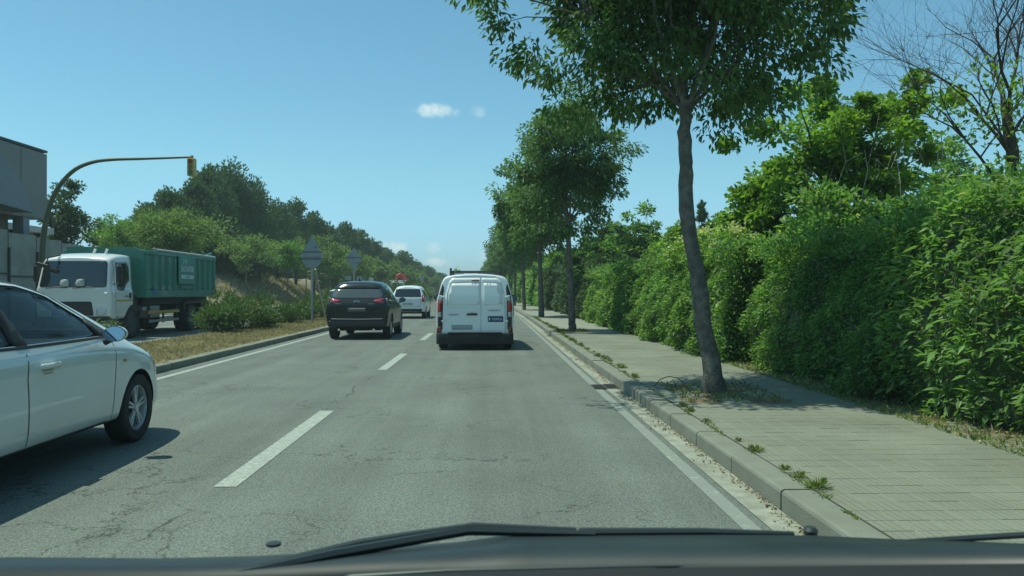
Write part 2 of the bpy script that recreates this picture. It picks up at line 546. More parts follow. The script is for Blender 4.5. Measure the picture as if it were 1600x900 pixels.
# kerbs: stones with recessed joints over a dark bed
def kerb_run(name, xa, xb, y0, y1, ln, topz, labeltxt, face_left):
    bed = kerb_strip(name, min(xa, xb) + .01, max(xa, xb) - .01, y0, y1, topz - .035, m_joint, 1.0)
    tag(bed, kind='structure')
    me0 = None
    y = y0
    w = abs(xb - xa)
    k = 0
    while y < y1 and k < 150:
        mbx = MB()
        if me0 is None:
            r = .025
            prof = [(0, -.03), (0, topz - r), (r * .3, topz - r * .3), (r, topz), (w, topz), (w, -.03)] if face_left else \
                   [(0, -.03), (0, topz), (w - r, topz), (w - r * .3, topz - r * .3), (w, topz - r), (w, -.03)]
            mbx.prism(prof, 0, ln - .024, 'y')
            o = mbx.build('kerb_stone', m_kerb, bed)
            me0 = o.data
        else:
            o = link(bpy.data.objects.new('kerb_stone', me0), bed)
        o.location = (min(xa, xb) + cx(y), y, random.uniform(-.006, .002))
        o.rotation_euler = (random.gauss(0, .003), 0, -math.atan2(cx(y + ln) - cx(y), ln) + random.gauss(0, .003))
        o.rotation_euler.z = math.atan2(-(cx(y + ln) - cx(y)), ln) + random.gauss(0, .0025)
        y += ln; k += 1
    return bed
kerb_run('right_kerb', 1.91, 2.11, 2.0, 90, 1.07, .145, '', True)
kerb_run('left_kerb', -5.93, -5.76, 4.0, 100, 1.07, .13, '', False)
kerb_run('far_kerb', -8.75, -8.60, 12.0, 100, 1.07, .13, '', True)
kerb_run('opposite_kerb', -16.55, -16.4, 20.0, 130, 1.07, .13, '', False)
for nm, a, b_ in (('right_kerb', 1.91, 2.11), ('left_kerb', -5.93, -5.76)):
    tag(kerb_strip(nm + '_distance', a, b_, 92 if a > 0 else 103, 300, .13, m_kerb), kind='structure')

# right pavement: mortar bed, tiles picked apart near the camera, joined further off
pav = kerb_strip('pavement', 2.11, 5.4, -4, 26, .1337, m_mortar, .5)
tag(pav, kind='structure')
tag(kerb_strip('pavement_distance', 2.11, 5.4, 26, 300, .132, m_walk), kind='structure')
T = .2
tile_me = None
cnt = 0
tiles = []
for j in range(104):
    for i in range(14):
        tiles.append((2.125 + i * T, 3.9 + j * T))
def in_pit(x, y):
    return (2.32 < x + .1 < 3.55 and 9.2 < y + .1 < 10.95) or (2.2 < x + .1 < 3.1 and 24.8 < y + .1 < 26)
mbt = MB(); mbt.cur = 0
def tile_shape(mb, x, y, dz=0):
    # one square tile whose face is cut by four cross grooves; the grooves stay geometry
    g = .007
    mb.box((x + T / 2, y + T / 2, .128 + dz), (T - g, T - g, .0155))
near = sorted([t for t in tiles if not in_pit(*t)], key=lambda t: t[1] * 1.0 + t[0] * .12)
nearset = near[:290]
for (x, y) in near:
    if (x, y) in nearset:
        if tile_me is None:
            q = MB()
            n4 = 4
            bw = (T - .007) / n4
            for k in range(n4):
                q.box((.0035 + bw * (k + .5), T / 2, 0), (bw - .004, T - .007, .016))
            q.box((T / 2, T / 2, -.0005), (T - .0075, T - .0075, .012))
            o = q.build('paving_tile', m_tile, pav); tile_me = o.data
        else:
            o = link(bpy.data.objects.new('paving_tile', tile_me), pav)
        o.location = (x, y, .128 + max(-.0008, random.gauss(.0003, .0006)))
        o.rotation_euler = (random.gauss(0, .002), random.gauss(0, .002), 0)
    else:
        tile_shape(mbt, x, y, max(-.0004, random.gauss(.0003, .0005)))
tag(mbt.build('tile_field', m_tile, pav), kind='stuff')

tag(kerb_strip('joint_soil', 2.108, 2.135, 3, 60, .1375, m_joint, .5), kind='structure')
# tree pits
def patch(name, x0, x1, y0, y1, z, mat, amp=.02, seed=0, n=14):
    v, f = [], []
    for j in range(n + 1):
        for i in range(n + 1):
            x = x0 + (x1 - x0) * i / n; y = y0 + (y1 - y0) * j / n
            e = 1 if 0 < i < n and 0 < j < n else 0
            v.append((x, y, z + e * amp * (sin(x * 7 + seed) * cos(y * 5 + seed) + random.random() * .6)))
    for j in range(n):
        for i in range(n):
            a = j * (n + 1) + i
            f.append((a, a + 1, a + n + 2, a + n + 1))
    return mesh_obj(name, v, f, mat, None, True)
tag(patch('tree_pit', 2.3, 3.56, 9.15, 11.0, .134, m_soil, .03), kind='structure')
tag(patch('tree_pit', 2.2, 3.1, 24.8, 26.1, .136, m_soil, .03), kind='structure')

# median between the carriageways and the land on the left
tag(kerb_strip('median', -8.60, -5.93, -4, 300, .10, m_dry, 1.0, zf=lambda x, y: .04 * sin(x * 3 + y) * cos(y * .7) * (1 if -8.5 < x < -6 else 0), nx=6), kind='structure')
tag(kerb_strip('opposite_pavement', -18.6, -16.55, 0, 300, .13, m_walk), kind='structure')
tag(kerb_strip('bank', -70, -17.1, 38, 300, .02, m_dry, 2.0, zf=lambda x, y: bank(x, y), nx=60), kind='structure')
tag(kerb_strip('verge', 4.35, 60, -4, 300, .136, m_soil, 2.0, nx=2), kind='structure')

# drain grates let into the gutter
def grate(name, x, y, label):
    r = empty(name, (x, y, .008), 0, label, 'drain', 'gutter drains')
    m_i = M('cast_iron', (.09, .09, .08), .6, .6)
    MB().box((0, 0, -.004), (.17, .50, .012)).build('void_plate', M('drain_void', (.012, .012, .01), .9), r)  # near-black plate paints the darkness of the hole under the bars
    for i in range(9):
        MB().box((0, -.21 + i * .053, .004), (.15, .022, .006)).build('bar', m_i, r)
    mb = MB()
    for sx in (-1, 1): mb.box((sx * .082, 0, .004), (.014, .50, .008))
    for sy in (-1, 1): mb.box((0, sy * .246, .004), (.15, .014, .008))
    mb.build('rim', m_i, r)
    return r
grate('drain_grate', 1.62, 11.85, 'left one of the two dark drain grates side by side at the right kerb')
grate('drain_grate', 1.81, 11.9, 'right one of the two dark drain grates, nearer the kerb')

# ============================================================ LEAVES, GRASS, TREES
def leaf_cloud(name, P, D, U, Lg, Wd, mat, parent=None, fold=.25, kind='stuff', extra=None, bend=0.0):
    """P bases, D leaf axes, U rough upward side of each leaf, Lg/Wd sizes: two triangles each, folded along the rib"""
    P = np.asarray(P, float); n = len(P)
    D = D / (np.linalg.norm(D, axis=1, keepdims=True) + 1e-9)
    S = np.cross(D, U); S /= (np.linalg.norm(S, axis=1, keepdims=True) + 1e-9)
    Nn = np.cross(S, D)
    Lg = np.broadcast_to(np.asarray(Lg, float).reshape(-1, 1), (n, 1)); Wd = np.broadcast_to(np.asarray(Wd, float).reshape(-1, 1), (n, 1))
    mid = P + D * Lg * .45
    tip = P + D * Lg - Nn * Lg * bend
    lft = mid - S * Wd * .5 + Nn * Wd * fold
    rgt = mid + S * Wd * .5 + Nn * Wd * fold
    V = np.stack([P, rgt, tip, lft], 1).reshape(-1, 3)
    base = np.arange(n) * 4
    F = np.stack([base, base + 1, base + 2, base, base + 2, base + 3], 1).reshape(-1)
    me = bpy.data.meshes.new(name)
    me.vertices.add(len(V)); me.vertices.foreach_set('co', V.astype(np.float32).ravel())
    me.loops.add(len(F)); me.loops.foreach_set('vertex_index', F.astype(np.int32))
    nf = len(F) // 3
    me.polygons.add(nf)
    me.polygons.foreach_set('loop_start', np.arange(0, nf * 3, 3, dtype=np.int32))
    try: me.polygons.foreach_set('loop_total', np.full(nf, 3, dtype=np.int32))
    except Exception: pass
    me.materials.append(mat)
    me.update(calc_edges=True)
    o = link(bpy.data.objects.new(name, me), parent)
    if kind: o['kind'] = kind
    return o

m_bark = M('grey_bark', (.15, .14, .112), .9, var=.4, vscale=11, bump=1.0, bscale=34, dirt=(.07, .065, .05), dirt_amt=.8, dirt_scale=6)
m_bark2 = M('dark_bark', (.07, .055, .04), .9, var=.3, vscale=8, bump=.8, bscale=22)
m_twig = M('pale_dead_vine', (.42, .41, .32), .9, var=.25)
m_lf_row = leaf_mat('row_tree_leaf', (.060, .12, .050), (.14, .24, .085), .46)
m_lf_pine = leaf_mat('pine_needle', (.055, .105, .055), (.13, .20, .085), .30, .6)
m_lf_pale = leaf_mat('pale_leaf', (.11, .18, .075), (.20, .28, .11), .38)
m_lf_bright = leaf_mat('bright_leaf', (.10, .20, .035), (.23, .38, .065), .45)
m_lf_hedge = leaf_mat('hedge_leaf', (.070, .155, .050), (.18, .33, .09), .45, .38, accent=(.42, .44, .20), accent_amt=.07)
m_lf_laurel = leaf_mat('laurel_leaf', (.095, .20, .065), (.21, .37, .115), .45, .3, accent=(.30, .32, .18), accent_amt=.06)
m_lf_shrub = leaf_mat('oleander_leaf', (.045, .085, .035), (.115, .185, .07), .30, .4)
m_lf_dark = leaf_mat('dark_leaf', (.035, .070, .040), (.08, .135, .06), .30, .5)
m_flower = leaf_mat('cream_blossom', (.42, .46, .22), (.68, .70, .42), .3, .6)
m_grass_dry = leaf_mat('dry_grass', (.20, .17, .115), (.38, .33, .22), .3, .8, accent=(.13, .16, .07), accent_amt=.08)
m_grass_green = leaf_mat('green_grass', (.06, .11, .03), (.20, .27, .08), .3, .7, accent=(.45, .38, .2), accent_amt=.2)
m_core = M('dark_twigs', (.05, .075, .035), .95, var=.4, vscale=6, bump=1, bscale=9)  # dark twig colour of the hedge core

def unit_noise(seed):
    r = np.random.default_rng(seed)
    k = r.normal(size=(5, 3)) * 2.2; ph = r.uniform(0, 6.28, 5)
    return lambda d: 1 + .11 * np.sin(d @ k.T + ph).sum(1)

def crown_points(c, rad, n_clump, per, clump_r, seed, power=.45, flat=.7, zcut=-1.0, taper=0):
    """leaf bases gathered in clumps through an uneven ellipsoid; returns points, outward direction, clump centres"""
    r = np.random.default_rng(seed)
    d = r.normal(size=(n_clump * 3, 3)); d /= np.linalg.norm(d, axis=1, keepdims=True)
    d = d[d[:, 2] > zcut][:n_clump]
    R = r.random(len(d)) ** power * unit_noise(seed)(d)
    off = d * R[:, None] * np.array(rad)
    if taper:
        k = np.clip(1 - taper * (-off[:, 2] / rad[2]), 1 - taper, 1)
        off[:, :2] *= k[:, None]
    C = np.array(c) + off
    cnt = len(C)
    cr = clump_r * r.uniform(.6, 1.35, cnt)
    idx = np.repeat(np.arange(cnt), per)
    o = r.normal(size=(len(idx), 3)); o /= np.linalg.norm(o, axis=1, keepdims=True)
    o *= (r.random(len(idx)) ** .5)[:, None]
    o[:, 2] *= flat
    Pt = C[idx] + o * cr[idx][:, None]
    out = o + .6 * d[idx]
    return Pt, out, C

def limbs(mb, start, ends, r0, seed, n=6, sag=.15, r1=.008):
    r = random.Random(seed)
    s = Vector(start)
    for e in ends:
        e = Vector(e)
        m1 = s.lerp(e, .35) + Vector((r.gauss(0, .12), r.gauss(0, .12), sag))
        m2 = s.lerp(e, .7) + Vector((r.gauss(0, .12), r.gauss(0, .12), sag * .8))
        mb.tube([s, m1, m2, e], [r0, r0 * .66, r0 * .38, r1], n, False)

def rand_u(n, r, up=1.0):
    U = r.normal(size=(n, 3)) * .55; U[:, 2] += up
    return U

def trunk_tube(pts, rads, seed, n=12, sub=5, rough=.05):
    """a bark-covered stem, uneven all along"""
    r = random.Random(seed)
    P, R = [], []
    for i in range(len(pts) - 1):
        a, b_ = Vector(pts[i]), Vector(pts[i + 1])
        for k in range(sub):
            t = k / sub
            P.append(a.lerp(b_, t) + Vector((r.gauss(0, .008), r.gauss(0, .008), 0))); R.append((rads[i] * (1 - t) + rads[i + 1] * t) * (1 + r.gauss(0, rough)))
    P.append(Vector(pts[-1])); R.append(rads[-1])
    return P, R

def broad_tree(name, loc, trunk_pts, trunk_r, c, rad, n_clump, per, clump_r, lsize, mat, seed, label, group=None, cat='tree', droop=.5, bark=None, power=.45, zcut=-1.0, n_limb=9, aspect=.5, twigs=0, flat=.7, taper=0, lr=.55):
    root = empty(name, loc, 0, label, cat, group)
    bark = bark or m_bark
    P, R = trunk_tube(trunk_pts, trunk_r, seed)
    MB().tube(P, R, 12).build('trunk', bark, root, smooth=True)
    Pt, out, C = crown_points(c, rad, n_clump, per, clump_r, seed, power, flat, zcut, taper)
    r = np.random.default_rng(seed + 1)
    top = Vector(trunk_pts[-1])
    mains = C[r.choice(len(C), min(n_limb, len(C)), replace=False)]
    mb = MB()
    limbs(mb, top - Vector((0, 0, .12)), mains, trunk_r[-1] * lr, seed)
    for q in range(twigs):
        e = C[r.integers(len(C))]
        b0 = mains[np.argmin(((mains - e) ** 2).sum(1))]
        s = top.lerp(Vector(b0), .55)
        limbs(mb, s, [e], .022, seed + q, 4, .05, .004)
    mb.build('branches', bark, root, smooth=True)['kind'] = 'stuff'
    n = len(Pt)
    D = out * .8 + r.normal(size=(n, 3)) * .45; D[:, 2] -= droop
    L_ = lsize * r.uniform(.65, 1.3, n)
    leaf_cloud('crown', Pt, D, rand_u(n, r), L_, L_ * aspect, mat, root)
    return root

def pine(name, loc, h, w, seed, label, group=None, base=.12, mat=None, tufts=420, bl=.34):
    """bushy pine: upswept tufts of needles in lobes round a dark stem"""
    root = empty(name, loc, 0, label, 'pine tree', group)
    r = np.random.default_rng(seed)
    MB().tube([(0, 0, -.4), (.1, 0, h * .45), (0, .1, h * .9)], [.19 * h / 9, .13 * h / 9, .03], 8).build('trunk', m_bark2, root, smooth=True)
    n_l = 52
    z = h * (base + (1 - base) * r.random(n_l) ** .75)
    f = np.clip((z / h - base) / (1 - base), 0, 1)
    rr = w * .5 * np.sqrt(np.clip(1 - f ** 2.3, .03, 1)) * r.uniform(.35, .95, n_l)
    th = r.uniform(0, 2 * pi, n_l)
    C = np.stack([rr * np.cos(th), rr * np.sin(th), z], 1)
    C = np.vstack([C, [[0, 0, h * .92], [0, 0, h * .8]]])
    mb = MB()
    limbs(mb, (0, 0, h * .3), C[r.choice(len(C), 8, replace=False)], .05, seed, 5)
    mb.build('branches', m_bark2, root)['kind'] = 'stuff'
    lr = w * r.uniform(.10, .20, len(C)); lr[-2:] = w * .10
    per = tufts // len(C) * 1 + 10
    idx = np.repeat(np.arange(len(C)), per)
    o = r.normal(size=(len(idx), 3)); o /= np.linalg.norm(o, axis=1, keepdims=True)
    o *= (r.random(len(idx)) ** .4)[:, None]
    T_ = C[idx] + o * lr[idx][:, None] * np.array([1, 1, 1.1])
    # each tuft: 9 needles fanning up and out
    k = 9
    Pn = np.repeat(T_, k, 0)
    On = np.repeat(o, k, 0)
    D = On * .7 + r.normal(size=Pn.shape) * .42; D[:, 2] += .85
    U = r.normal(size=Pn.shape)
    L_ = bl * r.uniform(.6, 1.25, len(Pn))
    leaf_cloud('crown', Pn, D, U, L_, L_ * .20, mat or m_lf_pine, root, fold=.1)
    return root

def bush(name, loc, rad, n_clump, per, clump_r, lsize, mat, seed, label, cat='shrub', group=None, aspect=.35, droop=-.4, core=True, stems=6, zc=.5, power=.5, kind=None):
    root = empty(name, loc, 0, label, cat, group)
    rx, ry, rz = rad
    Pt, out, C = crown_points((0, 0, rz * zc), (rx, ry, rz * .62), n_clump, per, clump_r, seed, power, .8)
    Pt[:, 2] = np.abs(Pt[:, 2]) + .02
    r = np.random.default_rng(seed)
    mb = MB()
    for i in range(stems):
        e = C[r.integers(len(C))]
        mb.tube([(r.normal() * rx * .12, r.normal() * ry * .12, -.1), (e[0] * .5, e[1] * .5, abs(e[2]) * .55), (e[0], e[1], abs(e[2]))], [.02, .014, .005], 5, False)
    mb.build('stem', m_bark2, root)['kind'] = 'stuff'
    n = len(Pt)
    D = out + r.normal(size=(n, 3)) * .5; D[:, 2] -= droop
    L_ = lsize * r.uniform(.6, 1.3, n)
    leaf_cloud('foliage', Pt, D, rand_u(n, r), L_, L_ * aspect, mat, root)
    return root
# ============================================================ RIGHT SIDE: street trees, hedges, what grows behind
GR = 'trees in the row along the right kerb'
# nearest tree, its trunk leaning towards the road
broad_tree('street_tree', (2.87, 10.06, .13),
           [(0.02, 0, -.1), (0, 0, 0), (-.06, 0, .25), (-.2, .05, 1.3), (-.36, .1, 2.35), (-.37, .15, 3.1), (-.33, .2, 3.75)],
           [.20, .165, .122, .102, .090, .088, .08],
           (-.32, .75, 5.80), (2.65, 2.2, 2.65), 410, 128, .37, .115, m_lf_row, 5,
           'large street tree nearest the camera, grey leaning trunk and dark drooping leaves', GR, droop=.6, n_limb=12, twigs=70, zcut=-.88, taper=.42, lr=.42, aspect=.42, power=.55)
broad_tree('street_tree', (2.66, 25.4, .13),
           [(0, 0, -.1), (0, 0, 0), (-.04, 0, .3), (-.10, 0, 1.6), (-.14, .05, 2.9), (-.1, .05, 3.6)],
           [.16, .14, .115, .10, .085, .07],
           (-.05, 0, 4.95), (1.95, 1.9, 2.3), 210, 150, .38, .125, m_lf_row, 9,
           'second street tree from the camera, straight grey trunk and full pointed crown', GR, droop=.7, n_limb=10, twigs=25, zcut=-.8, aspect=.45)
def extra_top(root, c, rad, n, per, cr, size, seed):
    """a taller leader of the same crown"""
    Pt, out, C = crown_points(c, rad, n, per, cr, seed)
    r = np.random.default_rng(seed); k = len(Pt)
    D = out * .8 + r.normal(size=(k, 3)) * .45; D[:, 2] -= .5
    L_ = size * r.uniform(.65, 1.3, k)
    leaf_cloud('crown', Pt, D, rand_u(k, r), L_, L_ * .45, m_lf_row, root)
extra_top(COL.objects['street_tree.001'], (-.15, 0, 7.1), (.85, .8, 1.25), 26, 80, .34, .12, 4)
row3 = broad_tree('street_tree', (at(846, 39.3), 39.3, .13),
           [(0, 0, -.1), (0, 0, .2), (-.05, 0, 1.6), (-.08, .05, 3.0), (-.06, .05, 3.8)],
           [.17, .14, .12, .10, .07],
           (-.40, 0, 5.1), (2.25, 2.1, 2.6), 150, 110, .46, .18, m_lf_row, 21,
           'third street tree from the camera along the right kerb', GR, droop=.6, zcut=-.85, aspect=.5)
k = 0
ords = ['fourth', 'fifth', 'sixth', 'seventh', 'eighth', 'ninth', 'tenth', 'eleventh', 'twelfth']
for Y, px in ((53, 819), (67, 804), (81, 795), (95, 788), (109, 783), (123, 778), (139, 773), (157, 768), (178, 763)):
    copy_tree(row3, (at(px, Y), Y, .13), random.uniform(0, 6), f'{ords[k]} street tree from the camera in the right-hand row' if k < 4 else 'far small street tree at the distant end of the right-hand row', GR,
              scale=(random.uniform(.85, 1.02), random.uniform(.85, 1.02), random.uniform(.86, 1.0)))
    k += 1

# hedge along the pavement: sections with their own greens
def hedge(name, y0, y1, x0, x1, h, n, lsize, mat, seed, label, aspect=.42, bulge=.25, hfun=None, droop=.3, front=None, slope=.65):
    root = empty(name, (x0 + cx(y0), (y0 + y1) / 2, .13), 0, label, 'hedge', 'hedge sections along the right pavement')
    r = np.random.default_rng(seed)
    ym = (y0 + y1) / 2
    def fx(y, z): # front surface bulges in lobes
        return slope * np.clip(z / h, 0, 1) ** 1.5 + .09 * np.sin(y * 1.7 + seed) + .06 * np.sin(y * 4.1 + z * 3 + seed) + .05 * np.sin(z * 5 + y * 2.3) - bulge * np.sin(np.clip(z / h, 0, 1) * pi * .8 + .2)
    def top(y, x):
        hh = hfun(y) if hfun else h
        return hh + .10 * np.sin(y * 2.1 + seed) + .08 * np.sin(y * 5.3 + x * 3) + .05 * np.sin(x * 7 + y)
    w = x1 - x0
    # twiggy core
    ys = np.arange(y0 + .15, y1 - .1, .35)
    prof = []
    V, F = [], []
    q = 12
    for y in ys:
        H = float(top(y, 0)) - .16
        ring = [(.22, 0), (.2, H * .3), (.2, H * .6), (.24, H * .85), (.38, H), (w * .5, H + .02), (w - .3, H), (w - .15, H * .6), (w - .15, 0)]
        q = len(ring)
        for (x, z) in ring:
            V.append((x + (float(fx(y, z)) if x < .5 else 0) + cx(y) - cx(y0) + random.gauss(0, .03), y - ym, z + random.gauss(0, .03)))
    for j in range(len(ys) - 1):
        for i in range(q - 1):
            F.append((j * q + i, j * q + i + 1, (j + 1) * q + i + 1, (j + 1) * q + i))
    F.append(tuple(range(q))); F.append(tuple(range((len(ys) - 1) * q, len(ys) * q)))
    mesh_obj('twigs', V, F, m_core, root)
    # leaves on the front, the top and the near end
    nf = int(n * .62); nt = n - nf
    yf = r.uniform(y0, y1, nf); zf_ = r.random(nf) ** .9
    hf = top(yf, 0); zf_ = zf_ * hf
    dep = np.abs(r.normal(size=nf)) * .10 - .04 + .10 * np.sin(yf * 6 + zf_ * 5) * np.sin(zf_ * 7 - yf * 3)
    Xf = fx(yf, zf_) + .12 + dep
    Pf = np.stack([Xf, yf, zf_], 1)
    Of = np.stack([-np.ones(nf) * .9, np.zeros(nf), .25 + .9 * (zf_ / hf > .85)], 1)
    yt = r.uniform(y0, y1, nt); xt = r.uniform(.0, w, nt)
    spike = (r.random(nt) ** 5) * .30
    Pt = np.stack([xt, yt, top(yt, xt) - .12 + spike + r.normal(size=nt) * .05], 1)
    Ot = np.stack([-.3 * np.ones(nt), np.zeros(nt), np.ones(nt)], 1)
    P = np.vstack([Pf, Pt]); O = np.vstack([Of, Ot])
    if front:
        ne = front
        xe = r.uniform(-.1, w, ne); ze = r.random(ne) * h
        P = np.vstack([P, np.stack([xe, np.full(ne, y0) + r.normal(size=ne) * .09 - .05 * np.sin(ze * 6), ze], 1)])
        O = np.vstack([O, np.tile([-.3, -1, .3], (ne, 1))])
    P[:, 0] += np.array([cx(v) for v in P[:, 1]]) - cx(y0)
    P[:, 1] -= ym
    k = len(P)
    D = O * .75 + r.normal(size=(k, 3)) * .6; D[:, 2] -= droop
    U = rand_u(k, r) + O * .5
    L_ = lsize * r.uniform(.55, 1.35, k)
    leaf_cloud('foliage', P, D, U, L_, L_ * aspect, mat, root, bend=.12)
    return root, fx, top

h1, fx1, top1 = hedge('hedge', 2.5, 9.6, 4.72, 6.6, 2.35, 21000, .105, m_lf_laurel, 3, 'nearest bright laurel hedge at the right edge, long glossy leaves', .36, .32, slope=.45, hfun=lambda y: 2.26 + .05 * np.sin(y), front=0)
hedge('hedge', 9.2, 14.8, 4.55, 6.4, 2.15, 26000, .075, m_lf_hedge, 8, 'shaded dark green hedge behind the nearest leaning tree', .45, .25, hfun=lambda y: 2.1 + .0 * y)
hedge('hedge', 14.4, 23.2, 4.15, 6.3, 2.25, 30000, .085, m_lf_hedge, 14, 'sunlit hedge with pale blossom along its top, left of the leaning trunk', .5, .3, hfun=lambda y: 2.18 + .08 * np.sin(y * .7), front=3500)
hedge('hedge', 23.5, 34.6, 4.05, 6.0, 2.1, 22000, .105, m_lf_hedge, 19, 'lower leafy hedge between the dark gap and the second street tree', .5, .2, hfun=lambda y: 2.0 + .06 * np.sin(y), front=1500)
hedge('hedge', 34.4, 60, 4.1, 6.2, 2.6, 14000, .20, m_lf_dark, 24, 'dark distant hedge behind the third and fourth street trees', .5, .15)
hedge('hedge', 60, 130, 4.1, 6.5, 3.2, 14000, .30, m_lf_hedge, 29, 'far end of the hedge where the pavement narrows away', .55, .2)

# dry twigs poking out of the hedges
mb = MB()
rt = random.Random(8)
for i in range(150):
    y = rt.uniform(5, 22); z = rt.uniform(.3, 2.3)
    x = (4.6 if y > 14.5 else 4.85) + .45 * (z / 2.3) ** 1.5
    e = Vector((x - rt.uniform(.15, .4), y + rt.uniform(-.25, .25), z + rt.uniform(-.1, .35)))
    mb.tube([(x + .2, y, z), ((x + .2 + e.x) / 2, y + rt.uniform(-.05, .05), (z + e.z) / 2), e], [.005, .004, .002], 4, False)
tag(mb.build('dry_twigs', m_twig), 'dry twigs sticking out of the right hedges', kind='stuff')

# individual long leaves at the front of the nearest laurel
rl = np.random.default_rng(77)
lv = [(0, 0, 0), (.02, .045, .006), (.022, .085, .0), (0, .15, -.02), (-.022, .085, .0), (-.02, .045, .006), (0, .05, -.004), (0, .09, -.008)]
lf = [(0, 1, 6), (1, 2, 7, 6), (2, 3, 7), (3, 4, 7), (4, 5, 6, 7), (5, 0, 6)]
lme = None
for i in range(290):
    if lme is None:
        o = mesh_obj('leaf', lv, lf, m_lf_laurel, h1, True); lme = o.data
    else:
        o = link(bpy.data.objects.new('leaf', lme), h1)
    y = 4.6 + 5.0 * rl.random(); z = .12 + 2.25 * rl.random() ** .8
    x = float(fx1(y, z)) + .02 + .05 * rl.normal()
    o.location = (x, y - 6.05, z)
    dz = rl.uniform(-.6, .35)
    d_ = Vector((-1, rl.uniform(-.9, .6), dz)).normalized()
    o.rotation_euler = (d_.to_track_quat('Y', 'Z') @ Euler((0, rl.uniform(-.6, .6), 0)).to_quaternion()).to_euler()
    s = rl.uniform(.75, 1.3); o.scale = (s, s, s)

# blossom on the hedge top, climber tangles
fl = empty('flowering_climber', (4.9, 17.5, 2.3), 0, 'cream-flowered climber spread over the hedge top right of the leaning trunk', 'climbing plant')
Pt, out, C = crown_points((0, 0, .15), (.8, 2.6, .28), 60, 40, .22, 41)
leaf_cloud('blossom', Pt, out + RNG.normal(size=Pt.shape) * .5, rand_u(len(Pt), RNG), .07, .05, m_flower, fl)
leaf_cloud('foliage', Pt - [.05, 0, .12], out + RNG.normal(size=Pt.shape) * .6, rand_u(len(Pt), RNG), .10, .06, m_lf_bright, fl)

# bright broad-leaved tree with dead vines, behind the hedge
bt = broad_tree('maple_tree', (at(1302, 17.5), 17.5, .1),
           [(0, 0, -.1), (0, 0, .5), (-.1, 0, 2.0), (.1, .1, 3.0)], [.16, .14, .12, .09],
           (0.1, 0, 4.4), (2.7, 1.6, 1.95), 85, 210, .36, .125, m_lf_bright, 33,
           'bright green broad-leaved tree rising behind the hedge, tangled with pale dead vines', None, droop=.2, n_limb=16, twigs=30, aspect=.8, power=.5, bark=m_bark2)
mb = MB()
rv = random.Random(5)
for i in range(40):
    x = rv.uniform(-1.3, 2.2); y = -1.2 + rv.uniform(-.3, .5)
    z1 = rv.uniform(2.6, 5.2); z0 = rv.uniform(2.0, 2.6)
    pts = [(x, y, z1)]
    n_ = 5
    for q in range(1, n_ + 1):
        t = q / n_
        pts.append((x + rv.uniform(-.18, .18) + .25 * sin(t * 5 + i) * t, y + rv.uniform(-.1, .1), z1 + (z0 - z1) * t))
    mb.tube(pts, rv.uniform(.003, .009), 4, False)
    if i % 2:
        mb.tube([pts[2], Vector(pts[2]) + Vector((rv.uniform(-.5, .5), 0, rv.uniform(.1, .6)))], .006, 4, False)
mb.build('dead_vine', m_twig, bt)['kind'] = 'stuff'

# bare tree at the right edge
def bare_tree(loc, seed, h):
    root = empty('bare_tree', loc, 0, 'thin nearly leafless dark tree at the right edge above the laurel hedge', 'tree')
    r = random.Random(seed)
    MB().tube(*trunk_tube([(0, 0, -.2), (0, 0, 1.5), (.05, 0, 3.2), (-.02, .05, 4.1)], [.12, .10, .085, .07], 3), 10).build('trunk', m_bark2, root, smooth=True)
    mb = MB()
    tips = []
    def grow(p, d, l, rad, depth):
        pts = [p]; dd = d.copy()
        for i in range(4):
            dd = (dd + Vector((r.gauss(0, .16), r.gauss(0, .16), r.gauss(.03, .10)))).normalized()
            pts.append(pts[-1] + dd * l / 4)
        mb.tube(pts, [rad, rad * .85, rad * .7, rad * .55, rad * .4], 5 if depth < 2 else 3, False)
        tips.append(pts[-1])
        if depth < 4:
            for i in range(r.choice((3, 4)) if depth < 3 else 3):
                q = pts[r.choice((2, 3, 4))]
                nd = (dd + Vector((r.gauss(0, .5), r.gauss(0, .5), r.gauss(.1, .35)))).normalized()
                grow(q, nd, l * r.uniform(.6, .85), rad * .5, depth + 1)
    for i in range(9):
        a = i * 2.4
        grow(Vector((0, 0, 2.6 + i * .19)), Vector((cos(a) * .6, sin(a) * .6, 1.25)).normalized(), r.uniform(1.1, 1.6), .028, 0)
    mb.build('branches', m_bark2, root)['kind'] = 'stuff'
    tips = np.array([t[:] for t in tips])
    rr = np.random.default_rng(3)
    # a few leafy sprays low in the crown and up the stem
    C = np.array([(-.7, 0, 3.9), (-.45, -.1, 3.7), (-.1, -.2, 4.0), (.35, 0, 3.6), (-1.0, .1, 4.1), (.1, -.1, 3.0), (.0, -.1, 2.5), (.2, 0, 4.3), (-.3, 0, 4.5), (-.2, 0, 2.9)])
    idx = np.repeat(np.arange(len(C)), 95)
    P = C[idx] + rr.normal(size=(len(idx), 3)) * np.array([.22, .22, .15])
    leaf_cloud('leaves', P, rr.normal(size=P.shape) + [0, 0, -.2], rand_u(len(P), rr), .10, .05, m_lf_bright, root)
    return root
bare_tree((at(1577, 11.5), 11.5, .1), 12, 5)

